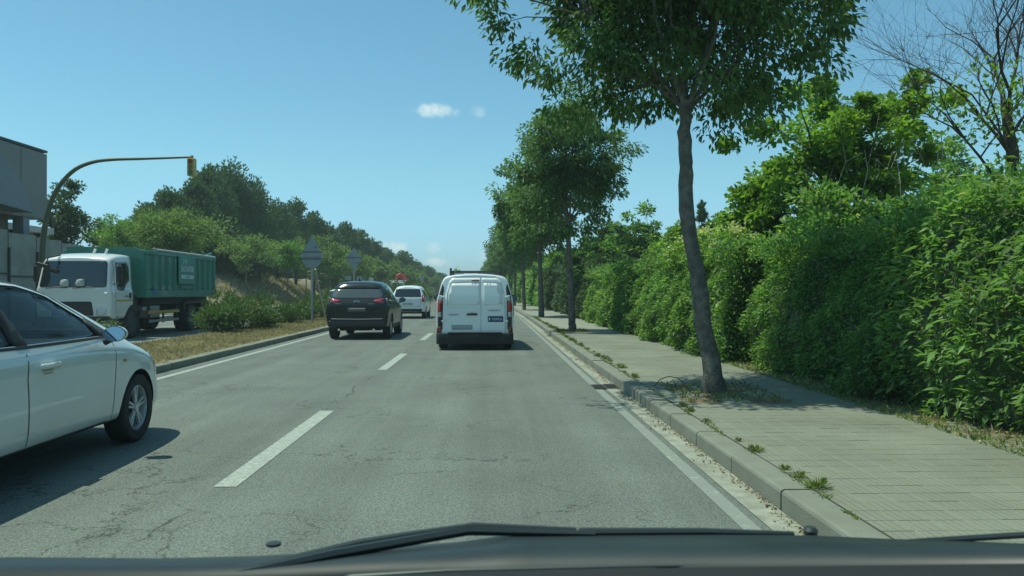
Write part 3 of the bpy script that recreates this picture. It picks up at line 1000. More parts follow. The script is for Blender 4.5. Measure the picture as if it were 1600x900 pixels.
# mid-distance greenery behind the hedge
GB = 'bushes and trees behind the right hedge'
def behind(px, ytop, wpx, Y, mat, seed, label, name='tree', asp=.6, zlo=1.2, dens=1.0, ls=None, cat='tree'):
    X = at(px, Y); zt = zat(ytop, Y) ; w = wpx / FPX * Y
    hz = (zt - zlo) / 2
    nc = int(105 * dens)
    return broad_tree(name, (X, Y, .0), [(0, 0, -.1), (0, 0, .8), (.05, 0, max(zlo + .4, 1.4))], [.13, .11, .08],
               (0, 0, zlo + hz), (w * .46, w * .4, hz * .95), nc, 75, max(.3, w * .12), ls or (.09 + Y * .0030), mat, seed, label, GB, cat=cat, droop=.2, aspect=asp, n_limb=6, power=.55)
behind(1001, 322, 92, 42, m_lf_hedge, 51, 'round dense green tree behind the hedge between the second and first trunks')
behind(925, 362, 85, 38, m_lf_hedge, 52, 'low rounded green bush behind the hedge just right of the second trunk')
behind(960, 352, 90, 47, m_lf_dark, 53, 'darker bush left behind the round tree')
behind(1060, 350, 70, 30, m_lf_bright, 54, 'bright yellow-green bush behind the hedge beside the leaning trunk', asp=.8)
behind(1180, 345, 130, 26, m_lf_bright, 55, 'bright leafy bush under the tree with dead vines', asp=.7)
behind(1130, 325, 90, 36, m_lf_hedge, 56, 'greyish green tree right of the leaning trunk, behind the blossom')
behind(1290, 318, 150, 15.5, m_lf_hedge, 57, 'mid green shrub mass between hedge and bright tree', cat='shrub', name='shrub', zlo=1.0)
behind(1400, 300, 140, 15, m_lf_hedge, 58, 'dark shrub mass below the bright tree, left of the bare one', cat='shrub', name='shrub', zlo=1.0)
behind(1530, 262, 160, 12.5, m_lf_bright, 59, 'bright shrub top at the foot of the bare tree', cat='shrub', name='shrub', zlo=1.0, ls=.10)
behind(890, 385, 60, 60, m_lf_hedge, 60, 'small green tree seen behind the third trunk')
behind(860, 392, 60, 75, m_lf_bright, 61, 'yellow-green tree glowing between the third and fourth trunks')
behind(830, 400, 50, 95, m_lf_bright, 62, 'far yellow-green tree behind the row of trunks')
behind(1240, 350, 90, 21, m_lf_bright, 63, 'young bright bush between the blossom and the vine-hung tree', cat='shrub', name='shrub')
behind(1195, 232, 150, 19.5, m_lf_bright, 65, 'bright leafy tree left of the vine-hung one, half behind the leaning tree crown', zlo=1.6, asp=.7)
behind(1480, 215, 90, 24, m_lf_hedge, 64, 'taller green tree left behind the bare tree')
pine('cypress', (at(1097, 40), 40, 0), zat(320, 40), .7, 5, 'small dark pointed conifer top between the leaning trunk and the grey-green tree', tufts=300, bl=.2)

# ============================================================ LEFT SIDE: pines and young trees on the bank
GP = 'pine trees on the bank across the road'
GD = 'young light trees on the bank across the road'
def place(px, Y):
    X = at(px, Y)
    return X, bank(X - cx(Y), Y)
ptree = [(232, 330, 62, 88), (262, 303, 64, 90), (300, 288, 66, 95), (328, 266, 70, 100), (352, 250, 74, 105), (380, 266, 76, 95), (405, 298, 80, 85), (432, 322, 86, 75), (462, 314, 92, 72),
         (490, 334, 96, 64), (512, 352, 102, 58), (540, 350, 110, 60), (562, 362, 120, 50), (585, 376, 130, 50), (606, 392, 142, 42), (630, 394, 152, 40), (650, 408, 170, 36), (668, 416, 190, 32), (688, 427, 220, 28), (706, 434, 250, 26), (726, 438, 290, 30)]
protos = [None, None, None]
for i, (px, yt, Y, wpx) in enumerate(ptree):
    X, gz = place(px, Y)
    h = (zat(yt, Y) - gz) * .955
    w = wpx / FPX * Y
    if Y < 100:
        lab = ['leftmost dark pine, lowest at the end of the clump', 'second dark pine from the left in the clump', 'broad dark pine left of the tallest', 'tall dark pine just left of the tallest', 'tallest dark pine of the clump across the road',
               'dark pine just right of the tallest', 'shorter dark pine where the clump falls away', 'feathery pine above the young tree with a thin trunk', 'light feathery pine behind the left road sign', 'pine directly behind the left road sign'][i]
        pine('pine_tree', (X, Y, gz), h, w, 100 + i, lab, GP, tufts=2600, bl=.27)
    else:
        j = i % 3
        lab = f'far dark pine on the skyline in the shrinking line of trees'
        if protos[j] is None:
            protos[j] = (pine('pine_tree', (X, Y, gz), h, w, 200 + j, lab, GP, tufts=1700, bl=.40), h, w)
        else:
            p, ph, pw = protos[j]
            copy_tree(p, (X, Y, gz), random.uniform(0, 6), lab, GP, scale=(w / pw * 1.1, w / pw * 1.1, h / ph))
# second rank closing the wood
p, ph, pw = protos[0]
for i, (px, yt, Y) in enumerate([(215, 372, 80), (250, 345, 84), (285, 320, 90), (320, 300, 92), (365, 300, 98), (395, 325, 104), (425, 340, 110), (450, 345, 116), (475, 350, 120), (500, 362, 128), (525, 365, 136), (550, 372, 146),
                                 (575, 384, 158), (596, 392, 168), (620, 402, 180), (641, 410, 196), (660, 418, 220)]):
    X, gz = place(px, Y)
    copy_tree(p, (X, Y, gz), random.uniform(0, 6), 'pine in the dense dark rank behind the bank', 'pines of the rear rank', scale=((60 / FPX * Y) / pw, (60 / FPX * Y) / pw, (zat(yt, Y) - gz) / ph))

def young(px, ytop, ybot, Y, wpx, seed, label, mat=None, n=55, per=70, name='young_tree', tr=.06, ls=None, droop=.1):
    X, gz = place(px, Y)
    zt, zb = zat(ytop, Y) - gz, zat(ybot, Y) - gz
    w = wpx / FPX * Y
    return broad_tree(name, (X, Y, gz), [(0, 0, -.3), (0, 0, .5), (.04, 0, max(zb, .6)), (0, 0, max(zb, .6) + .5)], [tr, tr, tr * .8, tr * .6],
                      (0, 0, (zt + zb) / 2), (w * .5, w * .45, (zt - zb) / 2), n, per, w * .13, ls or (.08 + Y * .0022), mat or m_lf_pale, seed, label, GD, droop=droop, aspect=.45, n_limb=6, power=.55)
young(190, 342, 400, 56, 92, 301, 'round bright green tree above the truck cab', m_lf_hedge, 80, 80)
young(168, 352, 400, 62, 50, 302, 'small green tree left of the round one above the truck cab', m_lf_hedge)
young(275, 330, 405, 45, 135, 303, 'wide pale olive-green tree above the green container', m_lf_pale, 110, 90, droop=-.1)
young(384, 368, 412, 56, 82, 304, 'young tree with a thin straight trunk right of the container', m_lf_pale)
young(449, 380, 420, 67, 66, 305, 'young thin-trunked tree left of the left road sign', m_lf_hedge)
young(512, 376, 436, 74, 84, 306, 'light green young tree behind the left road sign', m_lf_pale, droop=0)
young(556, 388, 440, 88, 66, 307, 'light green young tree behind the diamond-shaped sign', m_lf_pale, droop=0)
young(478, 372, 425, 84, 70, 311, 'pale tree just left of the left road sign', m_lf_pale)
y8 = young(592, 398, 444, 102, 56, 308, 'pale young tree right of the diamond-shaped sign', m_lf_pale)
for i, (px, yt, Y) in enumerate([(618, 406, 116), (640, 414, 130), (660, 422, 150), (678, 428, 175), (694, 434, 205)]):
    X, gz = place(px, Y)
    s = (zat(yt, Y) - gz) / (zat(398, 102) - place(592, 102)[1])
    copy_tree(y8, (X, Y, gz), i * 1.1, 'far pale young tree in the line above the white estate car', GD, scale=(s, s, s))

# dark leafy understorey filling the foot of the wood
us = None
for i in range(30):
    px = 330 + i * 12.5
    Y = 84 + i * 4.6 + random.uniform(-3, 3) - (14 if px < 370 else 0)
    X, gz = place(px, Y)
    s = random.uniform(.85, 1.25)
    if us is None:
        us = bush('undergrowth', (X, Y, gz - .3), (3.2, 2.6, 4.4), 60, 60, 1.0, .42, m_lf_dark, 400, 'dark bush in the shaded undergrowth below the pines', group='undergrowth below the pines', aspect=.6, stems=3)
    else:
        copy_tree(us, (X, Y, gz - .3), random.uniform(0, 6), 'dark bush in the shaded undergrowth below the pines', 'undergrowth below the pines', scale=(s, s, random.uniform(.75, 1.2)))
# tree behind the signal mast
broad_tree('roadside_tree', (at(104, 46), 46, 0), [(0, 0, -.1), (0, 0, 1), (.1, 0, 3.2)], [.2, .17, .12], (0, 0, 5.15), (1.35, 1.3, 2.5), 75, 90, .42, .20, m_lf_dark, 61,
           'dark upright tree just right of the grey building, behind the signal mast', None, droop=.3, aspect=.55)
# the far-off wood that closes the road
fw = np.random.default_rng(9)
Pw = []
for i in range(9000):
    px = fw.uniform(560, 960); Y = fw.uniform(300, 345)
    Pw.append((at(px, Y), Y, abs(fw.normal()) * .2 + fw.random() ** .7 * (6 + 2.5 * sin(px * .09) + 1.5 * sin(px * .31) + (4 if px > 770 else 0))))
Pw = np.array(Pw)
leaf_cloud('far_wood', Pw, fw.normal(size=Pw.shape), rand_u(len(Pw), fw), 1.3, .9, m_lf_hedge, None)
tag(COL.objects['far_wood'], 'far-off wood closing the end of the road')

# shrubs and dry grass on the median
GM = 'shrubs planted in the median'
sh = [(372, 27.0, 1.15, .95, 'largest leafy median shrub, right in front of the truck rear wheels'), (343, 25.2, .75, .95, 'left shoulder of the big median shrub beside the truck'), (410, 28.2, .6, .62, 'dark shrub joined to the right of the big median shrub'),
      (446, 32.0, .6, .5, 'small clipped shrub right of the big one on the median'), (472, 34.8, .9, .66, 'round low shrub between the big one and the black car'), (497, 38.0, 1.0, .85, 'bushy shrub at the foot of the left road sign'), (520, 42, 1.2, 1.2, 'shrub half hidden behind the black car')]
for i, (px, Y, r_, h, lab) in enumerate(sh):
    bush('median_shrub', (at(px, Y), Y, .1), (r_, r_, h * 1.15), 55, 60 if i else 95, .26, .13, m_lf_shrub, 500 + i, lab, group=GM, aspect=.3)
bush('median_shrub', (at(108, 15.2) + .2, 15.2, .08), (.5, .5, .85), 22, 60, .16, .10, m_lf_shrub, 520, 'small shrub seen just above the white car bonnet in front of the truck', group=GM, aspect=.3)
bush('median_shrub', (at(150, 17.0) , 17.0, .08), (.55, .5, .8), 22, 60, .16, .10, m_lf_shrub, 521, 'low shrub before the truck front wheel, above the white car bonnet', group=GM, aspect=.3)
msh = bush('median_shrub', (at(640, 66), 66, .1), (1.5, 1.4, 1.5), 40, 50, .45, .22, m_lf_shrub, 530, 'shrub in the far median line beyond the white estate car', group=GM)
for i, Y in enumerate(range(70, 190, 6)):
    copy_tree(msh, (-7.2 + cx(Y) + random.uniform(-.3, .3), Y, .1), random.uniform(0, 6), 'shrub in the far median line beyond the white estate car', GM, scale=(1.2, 1.3, random.uniform(.9, 1.25)))

def grass(name, n, xf, yf, hgt, mat, label, zf=lambda x, y: .12, seed=1, lean=.5, wid=.012):
    r = np.random.default_rng(seed)
    P = np.zeros((n, 3))
    u, v = r.random(n), r.random(n)
    P[:, 1] = yf(v)
    P[:, 0] = xf(u, P[:, 1])
    P[:, 2] = [zf(a, b_) for a, b_ in zip(P[:, 0], P[:, 1])]
    P[:, 0] += [cx(y) for y in P[:, 1]]
    D = r.normal(size=(n, 3)) * lean; D[:, 2] = 1
    L_ = hgt * r.uniform(.4, 1.3, n)
    o = leaf_cloud(name, P, D, r.normal(size=(n, 3)), L_, wid * (1 + P[:, 1] * .03), mat, None, fold=.05)
    return tag(o, label, kind='stuff')
grass('dry_grass', 42000, lambda u, y: -8.55 + u * 2.58, lambda v: 11.5 + 32 * v ** 1.25, .10, m_grass_dry, 'dry straw-coloured grass covering the median', seed=3, lean=1.1)
grass('bank_grass', 16000, lambda u, y: -17.3 - u * 9, lambda v: 58 + 40 * v, .32, m_grass_dry, 'dry yellow grass on the bank across the road', zf=lambda x, y: bank(x, y), seed=4, lean=.9, wid=.03)
grass('pit_grass', 800, lambda u, y: 2.3 + u * 1.26, lambda v: 9.15 + v * 1.85, .07, m_grass_green, 'short grass round the foot of the nearest tree', zf=lambda x, y: .15, seed=5, lean=.9)
grass('pit_grass', 500, lambda u, y: 2.2 + u * .9, lambda v: 24.8 + v * 1.3, .08, m_grass_green, 'short grass round the foot of the second tree', zf=lambda x, y: .15, seed=6, lean=.9)
grass('verge_grass', 9000, lambda u, y: 4.2 + u ** 1.5 * .55, lambda v: 4 + 36 * v ** 1.3, .07, m_grass_green, 'weeds and litter along the foot of the hedge', zf=lambda x, y: .135, seed=7, lean=1.0)

# dirt, moss and sprouting grass caught in the joint behind the kerb
grass('joint_moss', 5200, lambda u, y: 2.09 + .05 * u + .035 * np.sin(y * 5.1) * u, lambda v: 4.5 + 34 * v ** 1.2, .032, m_grass_green, 'thin moss and grass sprouting in the joint behind the right kerb', zf=lambda x, y: .137 - (.05 if sin(y * 2.7) + sin(y * 6.1) < -.2 else 0), seed=17, lean=1.3, wid=.006)
# dead leaves under the hedge and in the pits
r = np.random.default_rng(15); n = 1600
P = np.stack([4.75 - np.abs(r.normal(size=n)) * .28 + .12 * (r.random(n)), 4.2 + 26 * r.random(n) ** 1.3, np.full(n, .15)], 1)
tag(leaf_cloud('leaf_litter', P, np.concatenate([r.normal(size=(n, 2)), r.normal(size=(n, 1)) * .2], 1), rand_u(n, r, 3), .05, .03, leaf_mat('dead_leaf', (.14, .10, .05), (.42, .33, .18), .1, .9), None), 'brown dead leaves lying at the foot of the hedge')

# weeds rooted in the joint behind the kerb
GW = 'weed tufts in the kerb joint'
wl = [(2.17, 5.25, .10, 'largest weed tuft nearest the camera behind the kerb'), (2.17, 5.55, .06, 'flat weed sprig second from the camera behind the kerb'), (2.16, 5.8, .05, 'thin weed sprig third from the camera behind the kerb'), (2.16, 6.45, .075, 'round weed tuft behind the third kerb joint'),
      (2.16, 6.9, .04, 'tiny weed behind the kerb before the long bare stretch'), (2.16, 7.9, .05, 'small weed midway to the leaning tree'), (2.17, 8.6, .07, 'bushy weed shortly before the tree pit'), (2.17, 8.95, .08, 'bushy dry weed touching the tree pit edge'), (2.16, 11.9, .09, 'upright weed beside the kerb just past the tree pit')]
def weed(x, y, s, seed, lab):
    r = np.random.default_rng(seed)
    root = empty('weed', (x, y, .14), 0, lab, 'weed', GW)
    n = 90
    a = r.uniform(0, 2 * pi, n); e = r.uniform(.15, 1.2, n)
    D = np.stack([np.cos(a) * np.cos(e), np.sin(a) * np.cos(e), np.sin(e)], 1)
    P = D * (r.random(n) * s * .8)[:, None]; P[:, 2] *= .5
    leaf_cloud('leaves', P, D, rand_u(n, r), s * .55, s * .13, m_grass_green, root)
    mb = MB()
    for i in range(7): mb.tube([(0, 0, -.01), tuple(D[i] * s * .9)], .002, 3, False)
    mb.build('stem', m_lf_shrub, root)['kind'] = 'stuff'
    return root
wd = []
for i, (x, y, s, lab) in enumerate(wl): wd.append(weed(x, y, s, 600 + i, lab))
for i in range(46):
    y = 12.3 + 26 * (i / 46) + random.uniform(-.2, .2)
    copy_tree(wd[(7, 5, 8)[i % 3]], (2.16 + random.uniform(-.03, .06), y, .135), random.uniform(0, 6), 'small weed in the line along the kerb joint beyond the first tree', GW, scale=(random.uniform(.5, 1.6),) * 3)
# bent wire hoop beside the tree pit
hp = empty('wire_hoop', (2.42, 10.75, .14), 0, 'thin bent wire hoop stuck in the pit left of the leaning trunk', 'wire hoop')
MB().tube([(-.2, 0, 0), (-.12, 0, .10), (0, .02, .14), (.12, 0, .12), (.2, 0, .06), (.24, 0, 0)], .006, 5).build('wire', m_bark2, hp)
tag(hp, kind=None)

# ============================================================ BUILDING, WALL, MAST, SIGNS
m_clad = M('grey_cladding', (.20, .205, .19), .6, var=.06, vscale=1)
m_clad2 = M('blue_grey_cladding', (.17, .20, .22), .5, var=.06)
m_conc = M('concrete', (.30, .31, .27), .85, var=.12, vscale=1.5, bump=.2, dirt=(.15, .16, .13), dirt_amt=.5, dirt_scale=1)
m_darkopen = M('dark_opening', (.02, .022, .02), .5)
bl = empty('industrial_building', (at(73, 36), 36, 0), 0, 'grey clad industrial building with an overhanging upper box at the far left edge', 'building')
wbx = MB(); wbx.prism([(-24, 4.5), (0, 4.55), (0, 7.45), (-24, 7.6)], -14, 0, 'x'); wbx.build('upper_box', m_clad, bl)
for i in range(12):
    MB().box((.012, -1 - i * 2, 6.0), (.02, 1.94, 2.80), bev=.01).build('cladding_panel', m_clad, bl)
MB().box((-7, -12, 7.56), (14.04, 24.04, .10)).build('roof', m_darkopen, bl)
MB().prism([(-9, 5.0), (-2.6, 4.62), (-3.4, 5.7), (-5.2, 6.9), (-9, 7.2)], .02, .9, 'x').build('awning', m_clad2, bl)
MB().box((-7.4, -12.5, 2.25), (13.2, 22, 4.5)).build('lower_wall', m_conc, bl)
for i in range(5):
    MB().box((-.78, -3.2 - i * 4.0, 2.2), (.05, 2.6, 2.9)).build('dark_opening_slab', m_darkopen, bl)  # near-black slabs paint the unlit openings in the lower wall
for i in range(3):
    MB().box((-.2, -1.6 - i * 7, 2.25), (.45, .45, 4.5)).build('column', m_clad2, bl)
wl_ = empty('boundary_wall', (-19.3, 36, 0), 0, 'long pale concrete panel wall beside the building, running behind the truck', 'wall')
for i in range(11):
    y = -4.5 + i * 2.0
    hh = 3.85 - i * .10
    MB().box((0, y, hh / 2), (.16, 1.93, hh), bev=.01).build('wall_panel', m_conc, wl_)
    MB().box((.11, y + 1.0, hh / 2 - .3), (.09, .09, hh - .8)).build('post', m_darkopen, wl_)
    if i < 6: MB().box((.10, y, hh - 1.75), (.05, 1.9, .06)).build('rail', m_darkopen, wl_)
annex = empty('low_annex', (-23.5, 41, 0), 0, 'low pale annex with a white eaves band under the building overhang', 'building')
MB().box((0, -4.6, 2.1), (3, 7.8, 4.2)).build('wall', m_conc, annex)
MB().box((.1, -4.6, 4.35), (3.5, 8.0, .3), bev=.02).build('eaves', M('white_render', (.55, .56, .50), .8), annex)
for i in range(4):
    MB().box((1.62, -7.6 + i * 2.0, 4.1), (.35, .25, .16)).build('bracket', m_bark2, annex)
house = empty('distant_house', (at(145, 62), 62, 0), 0, 'small distant house with a brown tiled roof between the dark tree and the truck', 'house')
MB().box((0, 0, 1.9), (5, 6, 3.8)).build('wall', m_conc, house)
MB().prism([(-3.0, 3.7), (3.0, 3.7), (0, 4.7)], -3.2, 3.2, 'y').build('roof', M('roof_tile', (.20, .12, .08), .85, var=.25, vscale=6), house)

m_mast = M('olive_mast_paint', (.085, .10, .055), .5, var=.08)
m_sig = M('amber_signal_housing', (.52, .33, .05), .45)
ms = empty('signal_mast', (at(66, 30), 30, 0), 0, 'olive curved mast arching over the road with a yellow signal head at its tip', 'traffic light')
X0 = ms.location.x
def mp(px, py): return (at(px, 30) - X0, 0, zat(py, 30))
pts = [(0, 0, 0), (0, 0, 1.5), (0, 0, zat(400, 30)), mp(68, 370), mp(73, 340), mp(82, 312), mp(97, 287), mp(118, 267), mp(145, 256), mp(175, 252), mp(220, 250.5), mp(262, 249), mp(300, 247.5)]
sm = []
for i in range(len(pts) - 1):
    for k_ in range(4):
        t = k_ / 4
        p0, p1, p2, p3 = [Vector(pts[max(0, min(len(pts) - 1, i + j))]) for j in (-1, 0, 1, 2)]
        sm.append(.5 * ((2 * p1) + (p2 - p0) * t + (2 * p0 - 5 * p1 + 4 * p2 - p3) * t * t + (3 * p1 - p0 - 3 * p2 + p3) * t ** 3))
sm.append(Vector(pts[-1]))
nn = len(sm)
MB().tube(sm, [.125 - .09 * (i / nn) for i in range(nn)], 12).build('mast', m_mast, ms, smooth=True)
MB().box((0, 0, .15), (.5, .5, .3), bev=.03).build('base_plate', m_mast, ms)
hx, _, hz = mp(299.5, 263.5)
hd = MB().box((hx, 0, hz), (.26, .30, .66), bev=.03).build('signal_head', m_sig, ms)
MB().box((hx, .02, hz + .38), (.08, .08, .12)).build('bracket', m_mast, ms)
for i in range(3):
    MB().lathe([(.0, .0), (.085, .0), (.085, .02), (.0, .03)], 'y', (hx, -.17, hz + (1 - i) * .2), 16).build('lens', M('signal_lens', ((.2, .02, .02), (.25, .13, .02), (.02, .15, .08))[i], .3), hd)
    MB().tube([(hx, -.15, hz + (1 - i) * .2 + .09), (hx, -.27, hz + (1 - i) * .2 + .085)], .012, 6).build('visor', m_mast, hd)

# road signs seen from behind
m_galv = M('galvanised_steel', (.36, .385, .385), .5, .5, var=.08, vscale=5)
m_galv2 = M('sign_back', (.30, .335, .345), .55, .3, var=.10, vscale=3)
m_rail = M('sign_rail', (.12, .14, .14), .5, .5)
def ngon(n, r, a0=0, cx_=0, cz=0): return [(cx_ + r * cos(a0 + 2 * pi * i / n), cz + r * sin(a0 + 2 * pi * i / n)) for i in range(n)]
def rtri(s, up, cz):
    """triangle of side s with rounded corners"""
    R_ = s / sqrt(3); out = []
    for k_ in range(3):
        a = pi / 2 + k_ * 2 * pi / 3 + (0 if up else pi)
        c = Vector((cos(a), sin(a))) * (R_ - .055)
        for j in range(5):
            b_ = a - pi / 3 + j * (2 * pi / 3) / 4
            out.append((c.x + .05 * cos(b_), cz + c.y + .05 * sin(b_)))
    return out
s1 = empty('road_sign', (at(487, 32.7), 32.7, .1), 0, 'left grey road sign seen from behind, triangle above a round plate', 'road sign', 'road signs on the median')
MB().tube([(0, .07, -.1), (0, .07, 3.52)], .045, 10).build('post', m_galv, s1, smooth=True)
MB().prism(rtri(.90, True, 2.98), 0, .02, 'y').build('triangle_plate', m_galv2, s1)
MB().prism(ngon(32, .40, 0, 0, 2.64), .022, .04, 'y').build('round_plate', m_galv2, s1)
for z in (2.90, 2.62): MB().box((0, -.015, z), (.80, .03, .035)).build('rail', m_rail, s1)
for (x, z) in ((-.18, 3.25), (.16, 3.1), (.2, 2.62), (-.2, 2.4)): MB().lathe([(0, 0), (.03, 0), (.03, .02), (0, .02)], 'y', (x, -.02, z), 8).build('bolt', m_rail, s1)
MB().tube([(.28, 1.5, 0), (.10, .2, 2.2)], .03, 8).build('strut', m_galv, s1)
s2 = empty('road_sign', (at(553, 43), 43, .1), 0, 'right grey road sign seen from behind, two triangles forming a diamond', 'road sign', 'road signs on the median')
MB().tube([(0, .07, -.1), (0, .07, 3.62)], .04, 10).build('post', m_galv, s2, smooth=True)
MB().prism(rtri(.86, True, 3.12), 0, .02, 'y').build('triangle_plate', m_galv2, s2)
MB().prism(rtri(.86, False, 2.88), .022, .04, 'y').build('triangle_plate', m_galv2, s2)
MB().box((0, -.015, 3.08), (.84, .03, .035)).build('rail', m_rail, s2)
for (x, z) in ((-.17, 3.22), (.16, 2.8)): MB().lathe([(0, 0), (.03, 0), (.03, .02), (0, .02)], 'y', (x, -.02, z), 8).build('bolt', m_rail, s2)
for sx in (-1, 1):
    MB().box((sx * .30, .02, 1.98), (.30, .02, .20), bev=.005).build('small_plate', m_galv, s2)
s3 = empty('small_sign', (at(580, 60), 60, .1), 0, 'small pale sign plate on a post above the black car roof', 'road sign')
MB().tube([(0, .05, -.1), (0, .05, 2.3)], .03, 6).build('post', m_galv, s3); MB().box((0, 0, 2.05), (.36, .02, .42)).build('plate', M('pale_plate', (.5, .52, .5), .6), s3)
s4 = empty('small_sign', (at(658.5, 90), 90, .1), 0, 'small pale sign plate beyond the white estate car', 'road sign')
MB().tube([(0, .05, -.1), (0, .05, 2.9)], .03, 6).build('post', m_galv, s4); MB().box((0, 0, 2.6), (.42, .02, .55)).build('plate', M('pale_plate2', (.5, .52, .5), .6), s4)
# ============================================================ VEHICLES
def carpaint(name, col, metal=0.0, rough=.35):
    m = M(name, col, rough, metal, .5, coat=1.0, var=.03, vscale=1.5, dirt=(col[0] * .75 + .03, col[1] * .75 + .03, col[2] * .72 + .025), dirt_amt=.35, dirt_scale=1.3)
    return m
m_white = carpaint('white_paint', (.66, .72, .70))
m_white2 = carpaint('white_van_paint', (.80, .86, .86))
m_black = M('black_paint', (.010, .017, .020), .25, 0, .4, coat=.12, var=.05)
m_silver = carpaint('silver_paint', (.42, .45, .45), .3, .3)
m_rubber = M('tyre_rubber', (.022, .022, .022), .8, var=.2, vscale=12)
m_plastic = M('black_plastic', (.028, .030, .030), .6, var=.1)
m_under = M('underbody', (.012, .012, .012), .9)
m_rim = M('alloy_rim', (.55, .58, .58), .30, .35, var=.04)
m_steel = M('steel_rim', (.30, .31, .31), .45, .6)
m_rim_dark = M('dark_grey_rim', (.075, .08, .075), .7)  # plain dark grey for the lorry's rims
m_glassr = M('tailgate_glass', (.06, .075, .075), .12, 0, .9, coat=.6, var=.02)  # base lightened to paint the sky's reflection into the pane
m_chrome = M('chrome', (.75, .77, .78), .12, 1.0, var=.02)
m_glassd = M('dark_glass', (.012, .018, .018), .04, 0, .9, coat=.6, var=.02)
m_glass = glass_mat('tinted_glass', (.010, .015, .014), alpha=.38)
m_mirror = M('mirror_glass', (.6, .65, .66), .04, 1.0, var=.0)
m_seam = M('panel_gap', (.03, .033, .033), .8)
m_red = M('red_lens', (.42, .015, .015), .12, 0, .8, coat=1)
m_redd = M('dark_red_lens', (.16, .008, .010), .15, 0, .8, coat=1)
m_clear = M('clear_lens', (.50, .53, .53), .15, .3, .8, coat=1)
m_amber = M('amber_reflector', (.55, .24, .03), .3)
m_cloth = M('seat_cloth', (.035, .036, .036), .9)
m_plate = M('number_plate', (.42, .43, .40), .5, var=.12, vscale=9)
m_blue = M('blue_sticker', (.012, .035, .14), .4)
m_wht = M('white_lettering', (.78, .80, .78), .5)
m_gry = M('grey_lettering', (.20, .22, .22), .3, .6)

def rounded(poly, r, n=4):
    out = []
    P = [Vector(p) for p in poly]
    for i, p in enumerate(P):
        a = P[i - 1]; b_ = P[(i + 1) % len(P)]
        da, db = (a - p), (b_ - p)
        ra = min(r, da.length * .45, db.length * .45)
        s, e = p + da.normalized() * ra, p + db.normalized() * ra
        for k in range(n + 1):
            t = k / n
            out.append(tuple(s * (1 - t) ** 2 + p * 2 * t * (1 - t) + e * t * t))
    return out

def loft(stations, shr=0.0, zlo=None, zhi_off=0.0, crown=.03):
    """closed body shell from stations (y low, y belt, y roof, z bottom, z belt, z roof, half widths sill, belt, roof); subdivided smooth"""
    rings = []
    for (yl, yb, yr, zb, zs, zr, ws, wb, wr) in stations:
        if zlo is not None: zb = max(zb, zlo)
        ws, wb, wr = ws - shr, wb - shr, wr - shr
        zr -= zhi_off
        H = zs - zb
        half = [(0, zb), (ws * .6, zb), (ws * .93, zb + .015), (ws, zb + .09), (ws + (wb - ws) * .5 + .018, zb + H * .45), (wb + .012, zs - .18 * H), (wb, zs - .02), (wb - .035, zs + .03)]
        G = zr - zs
        if G > .25:
            half += [(wb + (wr - wb) * .45, zs + G * .45), (wr + .02, zr - .10), (wr - .05, zr - .025), (wr * .55, zr + crown * .6), (0, zr + crown)]
        else:
            half += [(wb + (wr - wb) * .35, zs + G * .5), (wb + (wr - wb) * .7, zs + G * .8), (wr, zr), (wr * .55, zr + crown * .5), (0, zr + crown * .7)]
        ring = []
        for (x, z) in half:
            if z <= zs:
                t = (z - zb) / max(H, .01); y = yl + (yb - yl) * t ** 1.5
            else:
                t = min(1, (z - zs) / max(G, .01)); y = yb + (yr - yb) * t
            ring.append((x, y, z))
        rings.append(ring)
    n = len(rings[0])
    bm = bmesh.new()
    R = []
    for ring in rings:
        rr = [bm.verts.new(p) for p in ring]
        ll = [rr[0]] + [bm.verts.new((-p[0], p[1], p[2])) for p in ring[1:-1]] + [rr[-1]]
        R.append((rr, ll))
    for a, b_ in zip(R[:-1], R[1:]):
        for s in (0, 1):
            for i in range(n - 1):
                q = [a[s][i], a[s][i + 1], b_[s][i + 1], b_[s][i]]
                if s: q.reverse()
                bm.faces.new(q)
    for (rr, ll), flip in ((R[0], False), (R[-1], True)):
        # cap: rows right-to-left with two inner columns
        rows = []
        for i in range(n):
            p, q = rr[i].co, ll[i].co
            if i in (0, n - 1): rows.append([rr[i]] * 4)
            else: rows.append([rr[i], bm.verts.new(p.lerp(q, .3)), bm.verts.new(p.lerp(q, .7)), ll[i]])
        for i in range(n - 1):
            for k in range(3):
                q = [rows[i][k], rows[i][k + 1], rows[i + 1][k + 1], rows[i + 1][k]]
                u = []
                for v in q:
                    if v not in u: u.append(v)
                if flip: u.reverse()
                if len(u) > 2: bm.faces.new(u)
    bmesh.ops.recalc_face_normals(bm, faces=bm.faces[:])
    me = bpy.data.meshes.new('tmp'); bm.to_mesh(me); bm.free()
    o = bpy.data.objects.new('tmp', me); COL.objects.link(o)
    md = o.modifiers.new('s', 'SUBSURF'); md.levels = 2; md.render_levels = 2
    dg = bpy.context.evaluated_depsgraph_get()
    out = bpy.data.meshes.new_from_object(o.evaluated_get(dg))
    bpy.data.objects.remove(o)
    return out

def boolean(me, cutters):
    """subtract cutter meshes from a mesh"""
    o = bpy.data.objects.new('tmp', me); COL.objects.link(o)
    tmp = []
    for c in cutters:
        co = bpy.data.objects.new('tmpc', c); COL.objects.link(co); tmp.append(co)
        md = o.modifiers.new('b', 'BOOLEAN'); md.operation = 'DIFFERENCE'; md.solver = 'EXACT'; md.object = co
    dg = bpy.context.evaluated_depsgraph_get()
    out = bpy.data.meshes.new_from_object(o.evaluated_get(dg))
    bpy.data.objects.remove(o)
    for c in tmp: bpy.data.objects.remove(c)
    return out

def mb_mesh(mb):
    me = bpy.data.meshes.new('t'); me.from_pydata(mb.v, [], mb.f); me.update()
    bm = bmesh.new(); bm.from_mesh(me); bmesh.ops.recalc_face_normals(bm, faces=bm.faces[:]); bm.to_mesh(me); bm.free()
    return me

